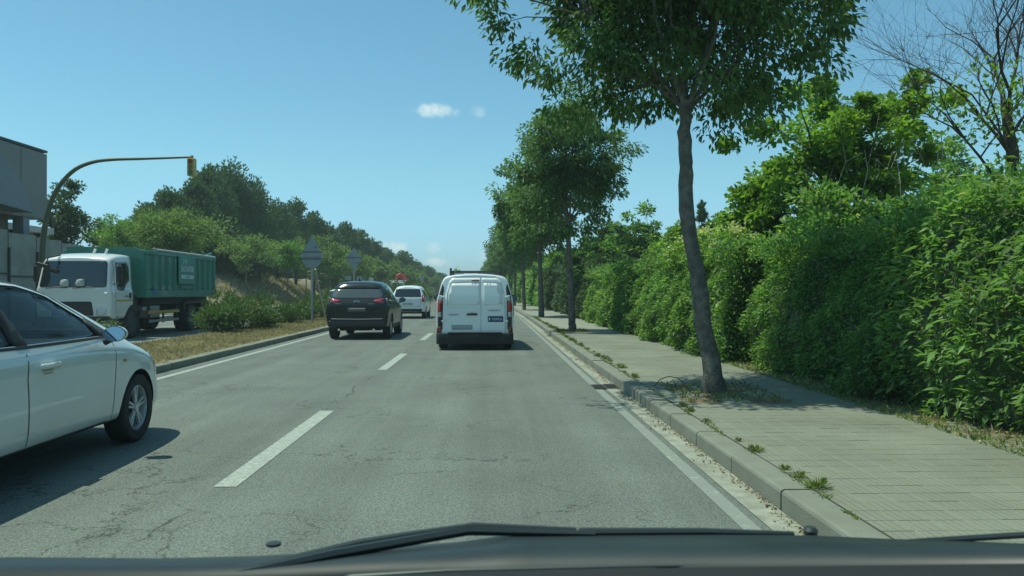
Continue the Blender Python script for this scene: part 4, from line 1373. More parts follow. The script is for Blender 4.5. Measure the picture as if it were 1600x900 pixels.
class Body:
    def __init__(s, root, stations, paint, wheels, wr, track, extra_cut=(), cavity=None, under_z=.36, name='body'):
        s.root = root
        me = loft(stations)
        bm = bmesh.new(); bm.from_mesh(me)
        s.bvh = BVHTree.FromBMesh(bm); bm.free()
        cut = []
        for wy in wheels:
            for sx in (-1, 1):
                c = MB().lathe([(0, -.17), (wr + .045, -.17), (wr + .045, .2), (0, .2)], 'x', (sx * (track + .02), wy, wr), 40)
                cut.append(mb_mesh(c))
        if cavity: cut.append(cavity)
        cut += list(extra_cut)
        me = boolean(me, cut)
        me.name = name
        me.materials.clear(); me.materials.append(paint); me.materials.append(m_under)
        for p in me.polygons:
            c = p.center; inn = False
            for wy in wheels:
                if math.hypot(c.y - wy, c.z - wr) < wr + .043: inn = True
            if p.normal.z < -.75 and c.z < under_z: inn = True
            if cavity and s.bvh.find_nearest(c)[3] > .008: inn = True
            p.material_index = 1 if inn else 0
            p.use_smooth = True
        me.set_sharp_from_angle(angle=radians(40)) if hasattr(me, 'set_sharp_from_angle') else None
        s.obj = link(bpy.data.objects.new(name, me), root)
    def ray(s, view, u, v, off):
        if view == 'rear': o, d = Vector((u, -3, v)), Vector((0, 1, 0))
        elif view == 'front': o, d = Vector((u, 9, v)), Vector((0, -1, 0))
        elif view == 'right': o, d = Vector((3, u, v)), Vector((-1, 0, 0))
        elif view == 'left': o, d = Vector((-3, u, v)), Vector((1, 0, 0))
        elif view == 'top': o, d = Vector((u, v, 5)), Vector((0, 0, -1))
        h, n, i, _ = s.bvh.ray_cast(o, d)
        if h is None: return None, None
        if n.dot(d) > 0: n = -n
        return h + n * off, n
    def panel(s, name, view, poly, mat, off=.005, r=.03, parent=None, step=.07, skirt=.012):
        """a plate that follows the body's skin inside the outline, with a real edge"""
        P = rounded(poly, r) if r else list(poly)
        # densify the border
        B = []
        for i in range(len(P)):
            a, b_ = Vector(P[i]), Vector(P[(i + 1) % len(P)])
            k = max(1, int((b_ - a).length / step))
            for j in range(k): B.append(a.lerp(b_, j / k))
        xs = [p.x for p in B]; ys = [p.y for p in B]
        pts = list(B)
        x = min(xs) + step * .5
        def inside(q):
            c = False
            for i in range(len(B)):
                a, b_ = B[i], B[i - 1]
                if (a.y > q[1]) != (b_.y > q[1]) and q[0] < (b_.x - a.x) * (q[1] - a.y) / (b_.y - a.y) + a.x: c = not c
            return c
        while x < max(xs):
            y = min(ys) + step * .5
            while y < max(ys):
                if inside((x, y)) and min((Vector((x, y)) - b_).length for b_ in B) > step * .35: pts.append(Vector((x, y)))
                y += step
            x += step
        nb = len(B)
        vo, ed, fa, _, _, _ = delaunay_2d_cdt(pts, [], [tuple(range(nb))], 1, 1e-5)
        V, keep = [], []
        for p in vo:
            h, n = s.ray(view, p.x, p.y, off)
            V.append(h)
            keep.append((h, n))
        good = [i for i, h in enumerate(V) if h is not None]
        mp_ = {j: i for i, j in enumerate(good)}
        F = [tuple(mp_[i] for i in f) for f in fa if all(i in mp_ for i in f)]
        W_ = [V[i] for i in good]
        N_ = [keep[i][1] for i in good]
        # skirt on the open border
        cnt_ = {}
        for f in F:
            for i in range(len(f)):
                e = (f[i], f[(i + 1) % len(f)]); cnt_[e] = 1
        base = len(W_); sk = {}
        for (a, b_) in list(cnt_):
            if (b_, a) not in cnt_:
                for q in (a, b_):
                    if q not in sk:
                        sk[q] = len(W_); W_.append(W_[q] - N_[q] * (off + skirt))
                F.append((b_, a, sk[a], sk[b_]))
        return mesh_obj(name, W_, F, mat, parent or s.root, True)
    def seam(s, view, path, w=.009, mat=None, off=.0015, name='panel_gap', parent=None, step=.05):
        P = [Vector(p) for p in path]
        Q = []
        for a, b_ in zip(P[:-1], P[1:]):
            k = max(1, int((b_ - a).length / step))
            for j in range(k): Q.append(a.lerp(b_, j / k))
        Q.append(P[-1])
        V, F = [], []
        for i, p in enumerate(Q):
            d = (Q[min(i + 1, len(Q) - 1)] - Q[max(0, i - 1)]).normalized()
            nrm = Vector((-d.y, d.x)) * w * .5
            a, _ = s.ray(view, *(p + nrm), off); b_, _ = s.ray(view, *(p - nrm), off)
            if a is None or b_ is None: continue
            V += [a, b_]
        F = [(2 * i, 2 * i + 1, 2 * i + 3, 2 * i + 2) for i in range(len(V) // 2 - 1)]
        return mesh_obj(name, V, F, mat or m_seam, parent or s.obj, True)

def wheel(root, x, y, r, side, style='alloy', w=.205, spokes=5):
    """side +1: outer face towards +x"""
    h = MB(); h.cur = 0
    h.lathe([(0, -.05), (r * .60, -.05), (r * .60, .0), (0, .0)], 'x', (x, y, r), 24)
    hub = h.build('wheel', m_under, root)
    rr = r * .66
    t = MB().lathe([(rr, -w / 2), (r * .93, -w / 2), (r * .985, -w * .42), (r, -w * .3), (r, w * .3), (r * .985, w * .42), (r * .93, w / 2), (rr * 1.06, w / 2), (rr, w / 2 - .012)], 'x', (x, y, r), 48)
    t.build('tyre', m_rubber, hub, smooth=True)
    m = MB()
    fo = side * (w / 2 - .02)
    m.lathe([(rr, -side * w * .3), (rr * 1.01, fo), (rr * .93, fo + side * .008), (rr * .90, fo - side * .02), (rr * .9, -side * w * .3)], 'x', (x, y, r), 48)
    if style == 'alloy':
        for i in range(spokes):
            for dlt in (-.14, .14):
                a = 2 * pi * i / spokes + pi / 2
                p0 = Vector((0, cos(a + dlt * 1.6) * rr * .16, sin(a + dlt * 1.6) * rr * .16)); p1 = Vector((0, cos(a + dlt) * rr * .95, sin(a + dlt) * rr * .95))
                d = (p1 - p0); ln = d.length; ang = math.atan2(d.z, d.y)
                c = (p0 + p1) / 2
                m.box((x + fo - side * .022, y + c.y, r + c.z), (.03, ln, rr * .105), Euler((ang, 0, 0)).to_matrix(), .006)
        m.lathe([(0, fo + side * .004), (rr * .17, fo + side * .002), (rr * .20, fo - side * .03), (0, fo - side * .03)], 'x', (x, y, r), 20)
    else:
        m.lathe([(0, fo - side * .01), (rr * .3, fo - side * .012), (rr * .62, fo - side * .045), (rr * .92, fo - side * .03), (rr * .92, fo - side * .06), (0, fo - side * .06)], 'x', (x, y, r), 28)
        for i in range(8):
            a = 2 * pi * i / 8
            m.box((x + fo - side * .012, y + cos(a) * rr * .42, r + sin(a) * rr * .42), (.03, .035, .035), Euler((a, 0, 0)).to_matrix())
    m.build('rim', m_rim if style == 'alloy' else (m_steel if style == 'steel' else m_rim_dark), hub, smooth=True)
    return hub

def mirror_part(root, x, y, z, side, paint, facing=-1, w=.20, h=.14, gm=None):
    mb = MB()
    n = 14
    # shell: ellipsoidal cup, glass on the rearward face
    V, F = [], []
    K = 7
    for i in range(K):
        t = i / (K - 1)
        s = sqrt(max(0.02, 1 - (t * .98) ** 2.4))
        for k in range(n):
            a = 2 * pi * k / n
            V.append((x + cos(a) * w / 2 * s, y - facing * (t * .12), z + sin(a) * h / 2 * s))
    for i in range(K - 1):
        for k in range(n):
            F.append((i * n + k, i * n + (k + 1) % n, (i + 1) * n + (k + 1) % n, (i + 1) * n + k))
    F.append(tuple((K - 1) * n + k for k in range(n)))
    mb.add(V, F)
    o = mb.build('wing_mirror', paint, root, smooth=True)
    MB().add([(x + cos(2 * pi * k / n) * w * .46, y + facing * .022 + .13 * sin(2 * pi * k / n) * h, z + sin(2 * pi * k / n) * h * .46) for k in range(n)] + [(x + cos(2 * pi * k / n) * w * .49, y - facing * .01, z + sin(2 * pi * k / n) * h * .49) for k in range(n)],
             [tuple(range(n))] + [(k, (k + 1) % n, (k + 1) % n + n, k + n) for k in range(n)]).build('glass', gm or m_mirror, o)
    MB().tube([(x - side * w * .55, y - facing * .05, z - h * .55), (x - side * w * .15, y - facing * .05, z - h * .25)], .032, 8).build('arm', m_plastic, o, smooth=True)
    return o

# ---------------- white car beside the camera (nearest, left lane)
seat_x = -4.235
car = empty('parked_car', (0, 0, 0), 0); COL.objects.unlink(car); bpy.data.objects.remove(car)
car = empty('car', (seat_x, 4.29, 0), 0, 'white hatchback cut off by the left edge, nearest car, nose and front wheel in view', 'car')
ST = [(.06, .02, .36, .35, .95, 1.38, .76, .80, .52), (.2, .15, .55, .28, .95, 1.46, .84, .86, .56), (.7, .7, .9, .22, .95, 1.535, .855, .875, .585), (1.5, 1.5, 1.5, .22, .96, 1.56, .86, .885, .60),
      (2.15, 2.15, 2.05, .22, .96, 1.535, .86, .885, .59), (2.55, 2.55, 2.45, .22, .95, 1.465, .86, .885, .58), (2.9, 2.95, 2.85, .22, .94, 1.35, .86, .88, .575), (3.22, 3.3, 3.22, .22, .915, 1.16, .865, .875, .60),
      (3.5, 3.5, 3.5, .22, .88, 1.01, .87, .87, .62), (3.85, 3.87, 3.85, .22, .80, .93, .865, .85, .60), (4.08, 4.12, 4.05, .23, .70, .83, .83, .78, .52), (4.2, 4.25, 4.15, .27, .60, .72, .70, .62, .42), (4.24, 4.3, 4.19, .33, .54, .64, .55, .48, .34)]
CS = [(a, b_, c, .55, e, f, g_, h, i) for (a, b_, c, d_, e, f, g_, h, i) in ST[1:9]]
cav = loft(CS, shr=.07, zlo=.55, zhi_off=.075)
def glassprism(poly, sx):
    return mb_mesh(MB().prism(poly, .35 * sx, 1.2 * sx, 'x'))
frontwin = rounded([(1.66, 1.045), (1.66, 1.05), (1.50, 1.50), (2.02, 1.48), (2.40, 1.40), (2.78, 1.21), (3.02, 1.045)], .03)
rearwin = rounded([(.62, 1.05), (.62, 1.06), (.78, 1.40), (1.30, 1.50), (1.42, 1.49), (1.58, 1.045)], .03)
shield = mb_mesh(MB().prism(rounded([(-.50, 1.08), (-.45, 1.43), (.45, 1.43), (.50, 1.08)], .05), 2.2, 3.8, 'y'))
FW = (3.48, .90)
B = Body(car, ST, m_white, (.90, 3.48), .325, .775, cavity=cav, extra_cut=[glassprism(frontwin, 1), glassprism(rearwin, 1), glassprism(frontwin, -1), glassprism(rearwin, -1), shield])
for view in ('right', 'left'):
    B.panel('side_window', view, frontwin, m_glass, -.012, 0, skirt=.004)
    B.panel('side_window', view, rearwin, m_glass, -.012, 0, skirt=.004)
B.panel('windscreen', 'front', [(-.50, 1.08), (-.45, 1.43), (.45, 1.43), (.50, 1.08)], m_glass, -.01, .05, skirt=.004)
# black window surround: B pillar and mirror corner
B.panel('pillar_trim', 'right', [(1.56, 1.04), (1.70, 1.04), (1.51, 1.51), (1.39, 1.51)], m_plastic, .004, .0)
B.panel('mirror_corner', 'right', [(2.86, 1.035), (3.10, 1.035), (2.84, 1.20), (2.80, 1.20)], m_plastic, .004, .0)
B.seam('right', [(.66, 1.035), (1.6, 1.025), (3.08, 1.03)], .022, m_plastic, .006, 'window_trim', car)
B.seam('right', [(1.40, 1.525), (1.75, 1.53), (2.1, 1.50), (2.45, 1.415), (2.8, 1.245), (3.06, 1.07)], .018, m_seam, .003)
B.seam('right', [(1.64, .98), (1.60, .80), (1.63, .55), (1.66, .30)], .012)
B.seam('right', [(3.02, 1.0), (2.98, .8), (2.96, .6), (2.97, .30)], .009)
B.seam('right', [(.5, .29), (1.3, .285), (2.9, .285)], .010)
B.seam('right', [(3.52, .93), (3.75, .895), (3.98, .83)], .008)
B.panel('side_indicator', 'right', [(3.13, .79), (3.19, .79), (3.19, .82), (3.13, .82)], m_amber, .006, .01)
# sill and handle
hb = B.panel('door_handle', 'right', [(1.76, .855), (1.98, .855), (1.98, .895), (1.76, .895)], m_white, .045, .02, skirt=.03)
B.panel('handle_shade', 'right', [(1.80, .815), (1.94, .815), (1.96, .85), (1.79, .85)], m_silver, .002, .02, parent=hb)  # flat grey plate paints the shade of the hollow under the handle
for sx in (-1, 1):
    for wy in (3.48, .90): wheel(car, sx * .775, wy, .325, sx)
mo = mirror_part(car, .985, 2.74, 1.07, 1, m_white)
mirror_part(car, -.985, 2.74, 1.07, -1, m_white)
B.panel('headlight', 'right', [(3.90, .62), (4.10, .64), (4.05, .80), (3.82, .83)], m_clear, .004, .03)
B.panel('headlight', 'left', [(3.90, .62), (4.10, .64), (4.05, .80), (3.82, .83)], m_clear, .004, .03)
B.panel('bumper', 'front', [(-.60, .28), (.60, .28), (.60, .46), (-.60, .46)], m_plastic, .006, .04)
for sx in (-.36, .36):
    st = empty('seat', (sx, 1.75, .5)); st.parent = car
    COL.objects.unlink(st); bpy.data.objects.remove(st)
    s_ = MB().box((sx, 1.95, .62), (.48, .50, .16), bev=.05).build('seat', m_cloth, car)
    MB().box((sx, 1.62, .92), (.46, .14, .56), Euler((-.28, 0, 0)).to_matrix(), .05).build('backrest', m_cloth, s_)
    MB().box((sx, 1.50, 1.28), (.26, .10, .18), bev=.04).build('headrest', m_cloth, s_)
MB().box((0, .95, .8), (1.2, .5, .42), bev=.08).build('rear_seat', m_cloth, car)
MB().box((0, 2.85, .90), (1.40, .55, .22), bev=.06).build('dashboard', m_plastic, car)
sw = MB().lathe([(.17, -.015), (.19, 0), (.17, .015), (.15, 0)], 'y', (0, 0, 0), 24)
R_ = Euler((-.4, 0, 0)).to_matrix()
sw.v = [tuple(R_ @ Vector(p) + Vector((-.36, 2.42, 1.0))) for p in sw.v]
sw.build('steering_wheel', m_plastic, car, smooth=True)

# ---------------- black SUV ahead in the left lane
suv = empty('suv', (at(556.5, 23.2), 23.2, 0), 0, 'black SUV seen from behind in the left lane beside the median', 'car')
S2 = [(.10, .05, .44, .40, 1.02, 1.60, .80, .83, .60), (.14, .12, .60, .32, 1.04, 1.665, .875, .895, .64), (.5, .5, 1.0, .26, 1.04, 1.70, .89, .91, .65), (1.5, 1.5, 1.7, .24, 1.02, 1.71, .90, .92, .66),
      (2.5, 2.5, 2.4, .24, 1.0, 1.66, .90, .92, .65), (3.0, 3.1, 2.8, .24, 1.0, 1.50, .90, .91, .63), (3.45, 3.5, 3.4, .24, .98, 1.12, .90, .90, .68), (4.0, 4.05, 4.0, .25, .90, 1.02, .88, .86, .62), (4.35, 4.4, 4.3, .30, .78, .88, .80, .76, .55), (4.42, 4.48, 4.38, .36, .70, .78, .66, .6, .45)]
B = Body(suv, S2, m_black, (.92, 3.62), .36, .79)
B.panel('rear_window', 'rear', [(-.70, 1.20), (-.74, 1.27), (-.66, 1.50), (.66, 1.50), (.74, 1.27), (.70, 1.20)], m_glassr, .006, .05)
B.panel('spoiler', 'rear', [(-.68, 1.485), (-.60, 1.63), (.60, 1.63), (.68, 1.485)], m_black, .02, .03, skirt=.03)
for sx in (-1, 1):
    q = B.panel('tail_light', 'rear', [(sx * .46, 1.10), (sx * .50, 1.16), (sx * .86, 1.24), (sx * .87, 1.10), (sx * .74, 1.06)], m_redd, .012, .02)
    B.panel('lamp_ring', 'rear', [(sx * .50, 1.12), (sx * .54, 1.16), (sx * .70, 1.16), (sx * .70, 1.10), (sx * .56, 1.09)], m_red, .02, .02, parent=q)
    B.panel('tail_light', 'right' if sx > 0 else 'left', [(.22, 1.09), (.24, 1.21), (.50, 1.20), (.40, 1.12)], m_redd, .01, .02)
    B.panel('reflector', 'rear', [(sx * .62, .45), (sx * .80, .45), (sx * .80, .50), (sx * .62, .50)], m_redd, .008, .01)
    side = 'right' if sx > 0 else 'left'
    B.panel('side_window', side, [(.62, 1.13), (1.02, 1.48), (1.62, 1.57), (1.70, 1.10)], m_glassd, .005, .04)
    B.panel('side_window', side, [(1.78, 1.10), (1.70, 1.57), (2.30, 1.53), (2.95, 1.22), (3.02, 1.08)], m_glassd, .005, .04)
    B.seam(side, [(.55, 1.10), (1.7, 1.07), (3.0, 1.05)], .02, m_chrome, .006, 'window_trim', suv)
    B.seam(side, [(1.74, 1.05), (1.76, .7), (1.72, .36)], .010)
    B.seam(side, [(2.92, 1.02), (2.90, .7), (2.88, .36)], .010)
    B.seam(side, [(.95, 1.02), (1.30, .80), (1.40, .5)], .010)
    for hy in (1.45, 2.55):
        B.panel('door_handle', side, [(hy, .94), (hy + .2, .94), (hy + .2, .97), (hy, .97)], m_black, .03, .01, skirt=.03)
    B.panel('sill_cladding', side, [(1.30, .27), (3.22, .27), (3.22, .42), (1.30, .42)], m_plastic, .012, .02)
    for wy in (.92, 3.62): wheel(suv, sx * .79, wy, .36, sx, w=.225)
    mirror_part(suv, sx * 1.03, 2.78, 1.13, sx, m_black, w=.22, h=.16, gm=m_glassd)
B.panel('lower_bumper', 'rear', [(-.80, .41), (.80, .41), (.82, .56), (-.82, .56)], m_plastic, .012, .03)
B.seam('rear', [(-.74, .615), (0, .605), (.74, .615)], .018, m_chrome, .012, 'bumper_trim', suv)
B.seam('rear', [(-.62, 1.04), (-.60, .70), (-.5, .64), (.5, .64), (.60, .70), (.62, 1.04)], .010)
B.panel('number_plate', 'rear', [(-.26, .82), (.26, .82), (.26, .93), (-.26, .93)], M('blurred_dark_plate', (.10, .115, .115), .6), .012, .01)
# winged ring emblem
mb = MB()
yb = B.ray('rear', 0, 1.095, 0)[0].y - .012
for i in range(32):
    a, b_ = 2 * pi * i / 32, 2 * pi * (i + 1) / 32
    mb.tube([(cos(a) * .075, yb, 1.095 + sin(a) * .058), (cos(b_) * .075, yb, 1.095 + sin(b_) * .058)], .007, 5)
mb.tube([(-.07, yb, 1.11), (-.03, yb, 1.118), (0, yb, 1.085), (.03, yb, 1.118), (.07, yb, 1.11)], .006, 5)
mb.build('emblem', m_chrome, suv)
RM = lambda x, z, y, tilt=0: Matrix.Translation((x, y, z)) @ Matrix.Rotation(pi / 2 - tilt, 4, 'X')
text_mesh('model_badge', 'CX-5', .055, m_chrome, suv, RM(-.55, 1.055, B.ray('rear', -.55, 1.055, 0)[0].y - .006), width=.17)
text_mesh('model_badge', 'SKYACTIV', .028, m_chrome, suv, RM(.42, 1.045, B.ray('rear', .42, 1.045, 0)[0].y - .006), width=.16)
MB().tube([(-.33, .30, 1.24), (-.18, .30, 1.29), (.0, .24, 1.235)], [.010, .014, .018], 6).build('wiper', m_plastic, suv)
MB().tube([(0, .62, 1.72), (0, .58, 1.80)], [.03, .008], 8).build('antenna', m_plastic, suv)
for sx in (-.5, .5): MB().tube([(sx, .02, .30), (sx, .3, .30)], .035, 12).build('exhaust', m_chrome, suv, smooth=True)
MB().box((0, .9, .30), (1.2, .12, .12)).build('axle', m_under, suv)
MB().box((-.1, .45, .33), (.9, .35, .14), bev=.03).build('silencer', m_under, suv)

# ---------------- white panel van ahead in the same lane
van = empty('van', (at(742, 19.2), 19.2, 0), 0, 'white panel van with a roof bar, seen from behind right ahead', 'van')
S3 = [(.05, .05, .10, .34, 1.28, 1.78, .89, .89, .73), (.06, .06, .12, .31, 1.28, 1.795, .91, .91, .75), (.12, .12, .20, .30, 1.28, 1.81, .92, .92, .76), (.4, .4, .6, .26, 1.27, 1.83, .92, .92, .76), (1.6, 1.6, 1.7, .24, 1.2, 1.83, .915, .915, .71), (2.6, 2.6, 2.5, .24, 1.12, 1.79, .91, .91, .69),
      (3.1, 3.2, 2.85, .24, 1.08, 1.58, .90, .90, .66), (3.55, 3.6, 3.5, .24, 1.02, 1.18, .90, .90, .70), (3.95, 4.0, 3.95, .25, .88, 1.02, .86, .84, .6), (4.12, 4.18, 4.1, .32, .74, .86, .72, .68, .5)]
B = Body(van, S3, m_white2, (.78, 3.42), .315, .80, under_z=.40)
PX = lambda px: (px - 742) / 65.0
PZ = lambda py: (549 - py) / 65.0
# two doors, slightly proud, the split right of the middle
spl = .15
dl = B.panel('rear_door', 'rear', [(-.745, .40), (-.755, .80), (-.72, 1.25), (-.62, 1.66), (-.54, 1.73), (spl - .006, 1.745), (spl - .006, .38), (-.70, .38)], m_white2, .014, .05)
dr = B.panel('rear_door', 'rear', [(spl + .006, .38), (spl + .006, 1.745), (.54, 1.73), (.62, 1.66), (.72, 1.25), (.755, .80), (.745, .40), (.70, .38)], m_white2, .014, .05)
dl['label'] = 'wider left door with the handle'; dr['label'] = 'narrower right door with the blue sticker'
B.panel('pressed_panel', 'rear', [(-.655, 1.10), (-.64, 1.35), (-.56, 1.60), (spl - .04, 1.62), (spl - .04, 1.08)], m_white2, .017, .06, parent=dl)
B.panel('pressed_panel', 'rear', [(spl + .05, 1.08), (spl + .05, 1.62), (.54, 1.60), (.62, 1.35), (.64, 1.10)], m_white2, .017, .06, parent=dr)
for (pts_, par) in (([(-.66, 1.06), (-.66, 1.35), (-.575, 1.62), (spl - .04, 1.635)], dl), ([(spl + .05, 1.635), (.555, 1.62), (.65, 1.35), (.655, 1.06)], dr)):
    B.seam('rear', pts_, .012, M('painted_shadow_line', (.36, .40, .40), .6), .017, 'pressing_and_shade', par)  # grey strip paints a shadow line round the raised door panel
B.seam('rear', [(-.72, 1.04), (spl - .01, 1.03)], .014, m_white2, .026, 'pressing_and_shade', dl)
B.panel('handle', 'rear', [(-.20, .84), (.06, .84), (.06, .885), (-.02, .90), (-.12, .90), (-.20, .885)], m_plastic, .035, .015, parent=dl, skirt=.02)
B.panel('brake_light', 'rear', [(-.08, 1.66), (-.08, 1.69), (.10, 1.69), (.10, 1.66)], m_redd, .022, .008)
B.panel('number_plate', 'rear', [(-.56, .50), (-.56, .61), (-.06, .61), (-.06, .50)], M('blurred_van_plate', (.38, .40, .38), .5, var=.35, vscale=8), .020, .01, parent=dl)
st_ = B.panel('sticker', 'rear', [(.31, .68), (.31, .82), (.68, .82), (.68, .68)], m_blue, .018, .004, parent=dr)
ys_ = B.ray('rear', .5, .75, 0)[0].y
text_mesh('lettering', 'DOMCA', .085, m_wht, dr, RM(.53, .745, ys_ - .024), width=.24)
MB().prism([(.335, .70), (.335, .80), (.375, .75)], ys_ - .026, ys_ - .02, 'y').build('arrow_mark', m_wht, dr)
text_mesh('model_badge', 'KANGOO', .06, m_gry, dr, RM(.47, .955, B.ray('rear', .47, .955, 0)[0].y - .02), width=.28)
text_mesh('maker_badge', 'RENAULT', .055, m_gry, dl, RM(-.50, .855, B.ray('rear', -.50, .855, 0)[0].y - .02), width=.24)
for sx in (-1, 1):
    # dark corner column, lamps, hinges
    col = B.panel('corner_trim', 'rear', [(sx * .78, .50), (sx * .885, .50), (sx * .895, 1.05), (sx * .86, 1.32), (sx * .78, 1.60), (sx * .745, 1.52), (sx * .765, 1.25)], m_plastic, .010, .02)
    B.panel('tail_light', 'rear', [(sx * .80, .92), (sx * .892, .92), (sx * .888, 1.05), (sx * .875, 1.17), (sx * .79, 1.17)], m_red, .024, .02)
    B.panel('reversing_lamp', 'rear', [(sx * .80, .80), (sx * .885, .80), (sx * .885, .915), (sx * .80, .915)], m_clear, .022, .012)
    B.panel('top_lamp', 'rear', [(sx * .775, 1.18), (sx * .86, 1.18), (sx * .85, 1.32), (sx * .775, 1.32)], m_clear, .022, .012)
    B.panel('tail_light', 'right' if sx > 0 else 'left', [(.10, .84), (.22, .84), (.26, 1.20), (.14, 1.22)], m_red, .012, .02)
    for z in (.70, 1.28): MB().box((sx * .765, B.ray('rear', sx * .76, z, 0)[0].y - .02, z), (.07, .035, .05), bev=.012).build('hinge', m_white2, van)
    side = 'right' if sx > 0 else 'left'
    B.panel('side_moulding', side, [(1.1, .40), (3.0, .40), (3.0, .58), (1.1, .58)], m_plastic, .012, .02)
    B.panel('side_window', side, [(2.0, 1.2), (2.0, 1.62), (2.55, 1.60), (3.05, 1.28), (3.1, 1.18)], m_glassd, .006, .04)
    for wy in (.78, 3.42): wheel(van, sx * .80, wy, .315, sx, 'steel')
    mirror_part(van, sx * (1.06 if sx < 0 else 1.0), 2.95, 1.22, sx, m_plastic, w=.24, h=.20, gm=m_glassd)
    B.panel('reflector', 'rear', [(sx * .80, .42), (sx * .90, .42), (sx * .90, .56), (sx * .80, .56)], m_redd, .02, .01)
# bumper wraps the corners
mb = MB()
poly = rounded([(-.925, .50), (-.93, .05), (-.87, -.03), (.87, -.03), (.93, .05), (.925, .50), (.80, .50), (.80, .10), (-.80, .10), (-.80, .50)], .06)
mb.prism(poly, .15, .41, 'z')
mb.build('bumper', M('dark_bumper', (.014, .016, .016), .75), van, bevel=.02)
MB().box((0, -.03, .425), (1.30, .06, .03), bev=.01).build('bumper_step', m_plastic, van)
MB().box((0, .5, .24), (1.5, .7, .10), bev=.02).build('underside_filler', m_under, van)  # dark block added; with the dropped bumper it fills in the shade beneath
# roof bars with an upright stop
for yy in (.55, 1.9):
    MB().box((0, yy, 1.905), (1.26, .04, .034), bev=.01).build('roof_bar', m_plastic, van)
for sx in (-1, 1):
    MB().box((sx * .60, .55, 1.86), (.06, .06, .14), bev=.01).build('bar_foot', m_plastic, van)
    MB().box((sx * .60, 1.9, 1.86), (.06, .06, .14), bev=.01).build('bar_foot', m_plastic, van)
MB().box((-.60, .52, 1.95), (.05, .05, .08), bev=.012).build('load_stop', m_plastic, van)
B.seam('rear', [(-.50, 1.775), (-.42, 1.755), (.42, 1.755), (.50, 1.775)], .012, m_gry, .004)

# ---------------- generic cars
def estate(name, loc, rz, paint, label, group=None, H=1.55, W=1.74, L=4.3, detail=True):
    root = empty(name, loc, rz, label, 'car', group)
    w = W / 2; k = H / 1.55
    ST = [(.06, .04, .22, .38, .95 * k, 1.46 * k, w * .88, w * .92, w * .66), (.10, .10, .36, .30, .95 * k, 1.52 * k, w * .96, w * .98, w * .70), (.5, .5, .8, .24, .95 * k, 1.55 * k, w * .98, w, w * .72), (1.6, 1.6, 1.7, .22, .93 * k, 1.55 * k, w * .98, w, w * .72),
          (2.3, 2.3, 2.2, .22, .92 * k, 1.50 * k, w * .98, w, w * .70), (2.8, 2.9, 2.6, .22, .92 * k, 1.35 * k, w * .98, w, w * .68), (3.2, 3.25, 3.15, .22, .90 * k, 1.03 * k, w * .98, w * .98, w * .72), (3.8, 3.85, 3.8, .24, .80 * k, .92 * k, w * .94, w * .92, w * .66), (4.1, 4.2, 4.1, .30, .68 * k, .78 * k, w * .85, w * .8, w * .55)]
    B = Body(root, ST, paint, (.80, 3.40), .31, w - .11)
    B.panel('rear_window', 'rear', [(-w * .78, 1.02 * k), (-w * .68, 1.40 * k), (w * .68, 1.40 * k), (w * .78, 1.02 * k)], m_glassd, .006, .05)
    B.panel('windscreen', 'front', [(-w * .78, 1.0 * k), (-w * .60, 1.42 * k), (w * .60, 1.42 * k), (w * .78, 1.0 * k)], m_glassd, .006, .05)
    for sx in (-1, 1):
        side = 'right' if sx > 0 else 'left'
        B.panel('side_window', side, [(.40, 1.0 * k), (.62, 1.38 * k), (1.50, 1.43 * k), (1.55, .98 * k)], m_glassd, .005, .04)
        B.panel('side_window', side, [(1.62, .98 * k), (1.58, 1.43 * k), (2.25, 1.38 * k), (2.80, 1.08 * k), (2.88, .97 * k)], m_glassd, .005, .04)
        B.seam(side, [(1.59, .95 * k), (1.58, .35)], .012)
        B.seam(side, [(2.80, .93 * k), (2.76, .35)], .012)
        B.panel('tail_light', 'rear', [(sx * w * .80, .78 * k), (sx * w * .80, 1.10 * k), (sx * w * .86, 1.12 * k), (sx * w * .93, 1.02 * k), (sx * w * .96, .80 * k)], m_red, .012, .02)
        B.panel('headlight', 'front', [(sx * w * .45, .62 * k), (sx * w * .45, .72 * k), (sx * w * .74, .76 * k), (sx * w * .76, .64 * k)], m_clear, .010, .02)
        for wy in (.80, 3.40): wheel(root, sx * (w - .11), wy, .31, sx)
        mirror_part(root, sx * (w + .10), 2.62, 1.0 * k, sx, paint, gm=m_glassd)
    B.panel('number_plate', 'rear', [(-.26, .70), (-.26, .80), (.26, .80), (.26, .70)], m_plate, .012, .01)
    B.panel('bumper', 'rear', [(-w * .8, .36), (w * .8, .36), (w * .82, .50), (-w * .82, .50)], m_plastic, .010, .03)
    B.seam('rear', [(-w * .72, .95 * k), (-w * .70, .62), (w * .70, .62), (w * .72, .95 * k)], .012)
    B.panel('grille', 'front', [(-.35, .42), (-.35, .60), (.35, .60), (.35, .42)], m_plastic, .008, .03)
    return root
estate('estate_car', (at(637, 40.2), 40.2, 0), 0, m_white2, 'white estate car with red upright tail lights, ahead of the black SUV', H=1.66)
oc = estate('oncoming_car', (at(517, 58) + .9, 58, 0), pi, m_white2, 'white oncoming car glimpsed between the median shrubs and the black SUV', H=1.50)
estate('distant_car', (at(673, 150), 150, 0), radians(4), m_silver, 'tiny silver car far down the road between the white estate car and the van', H=1.9)

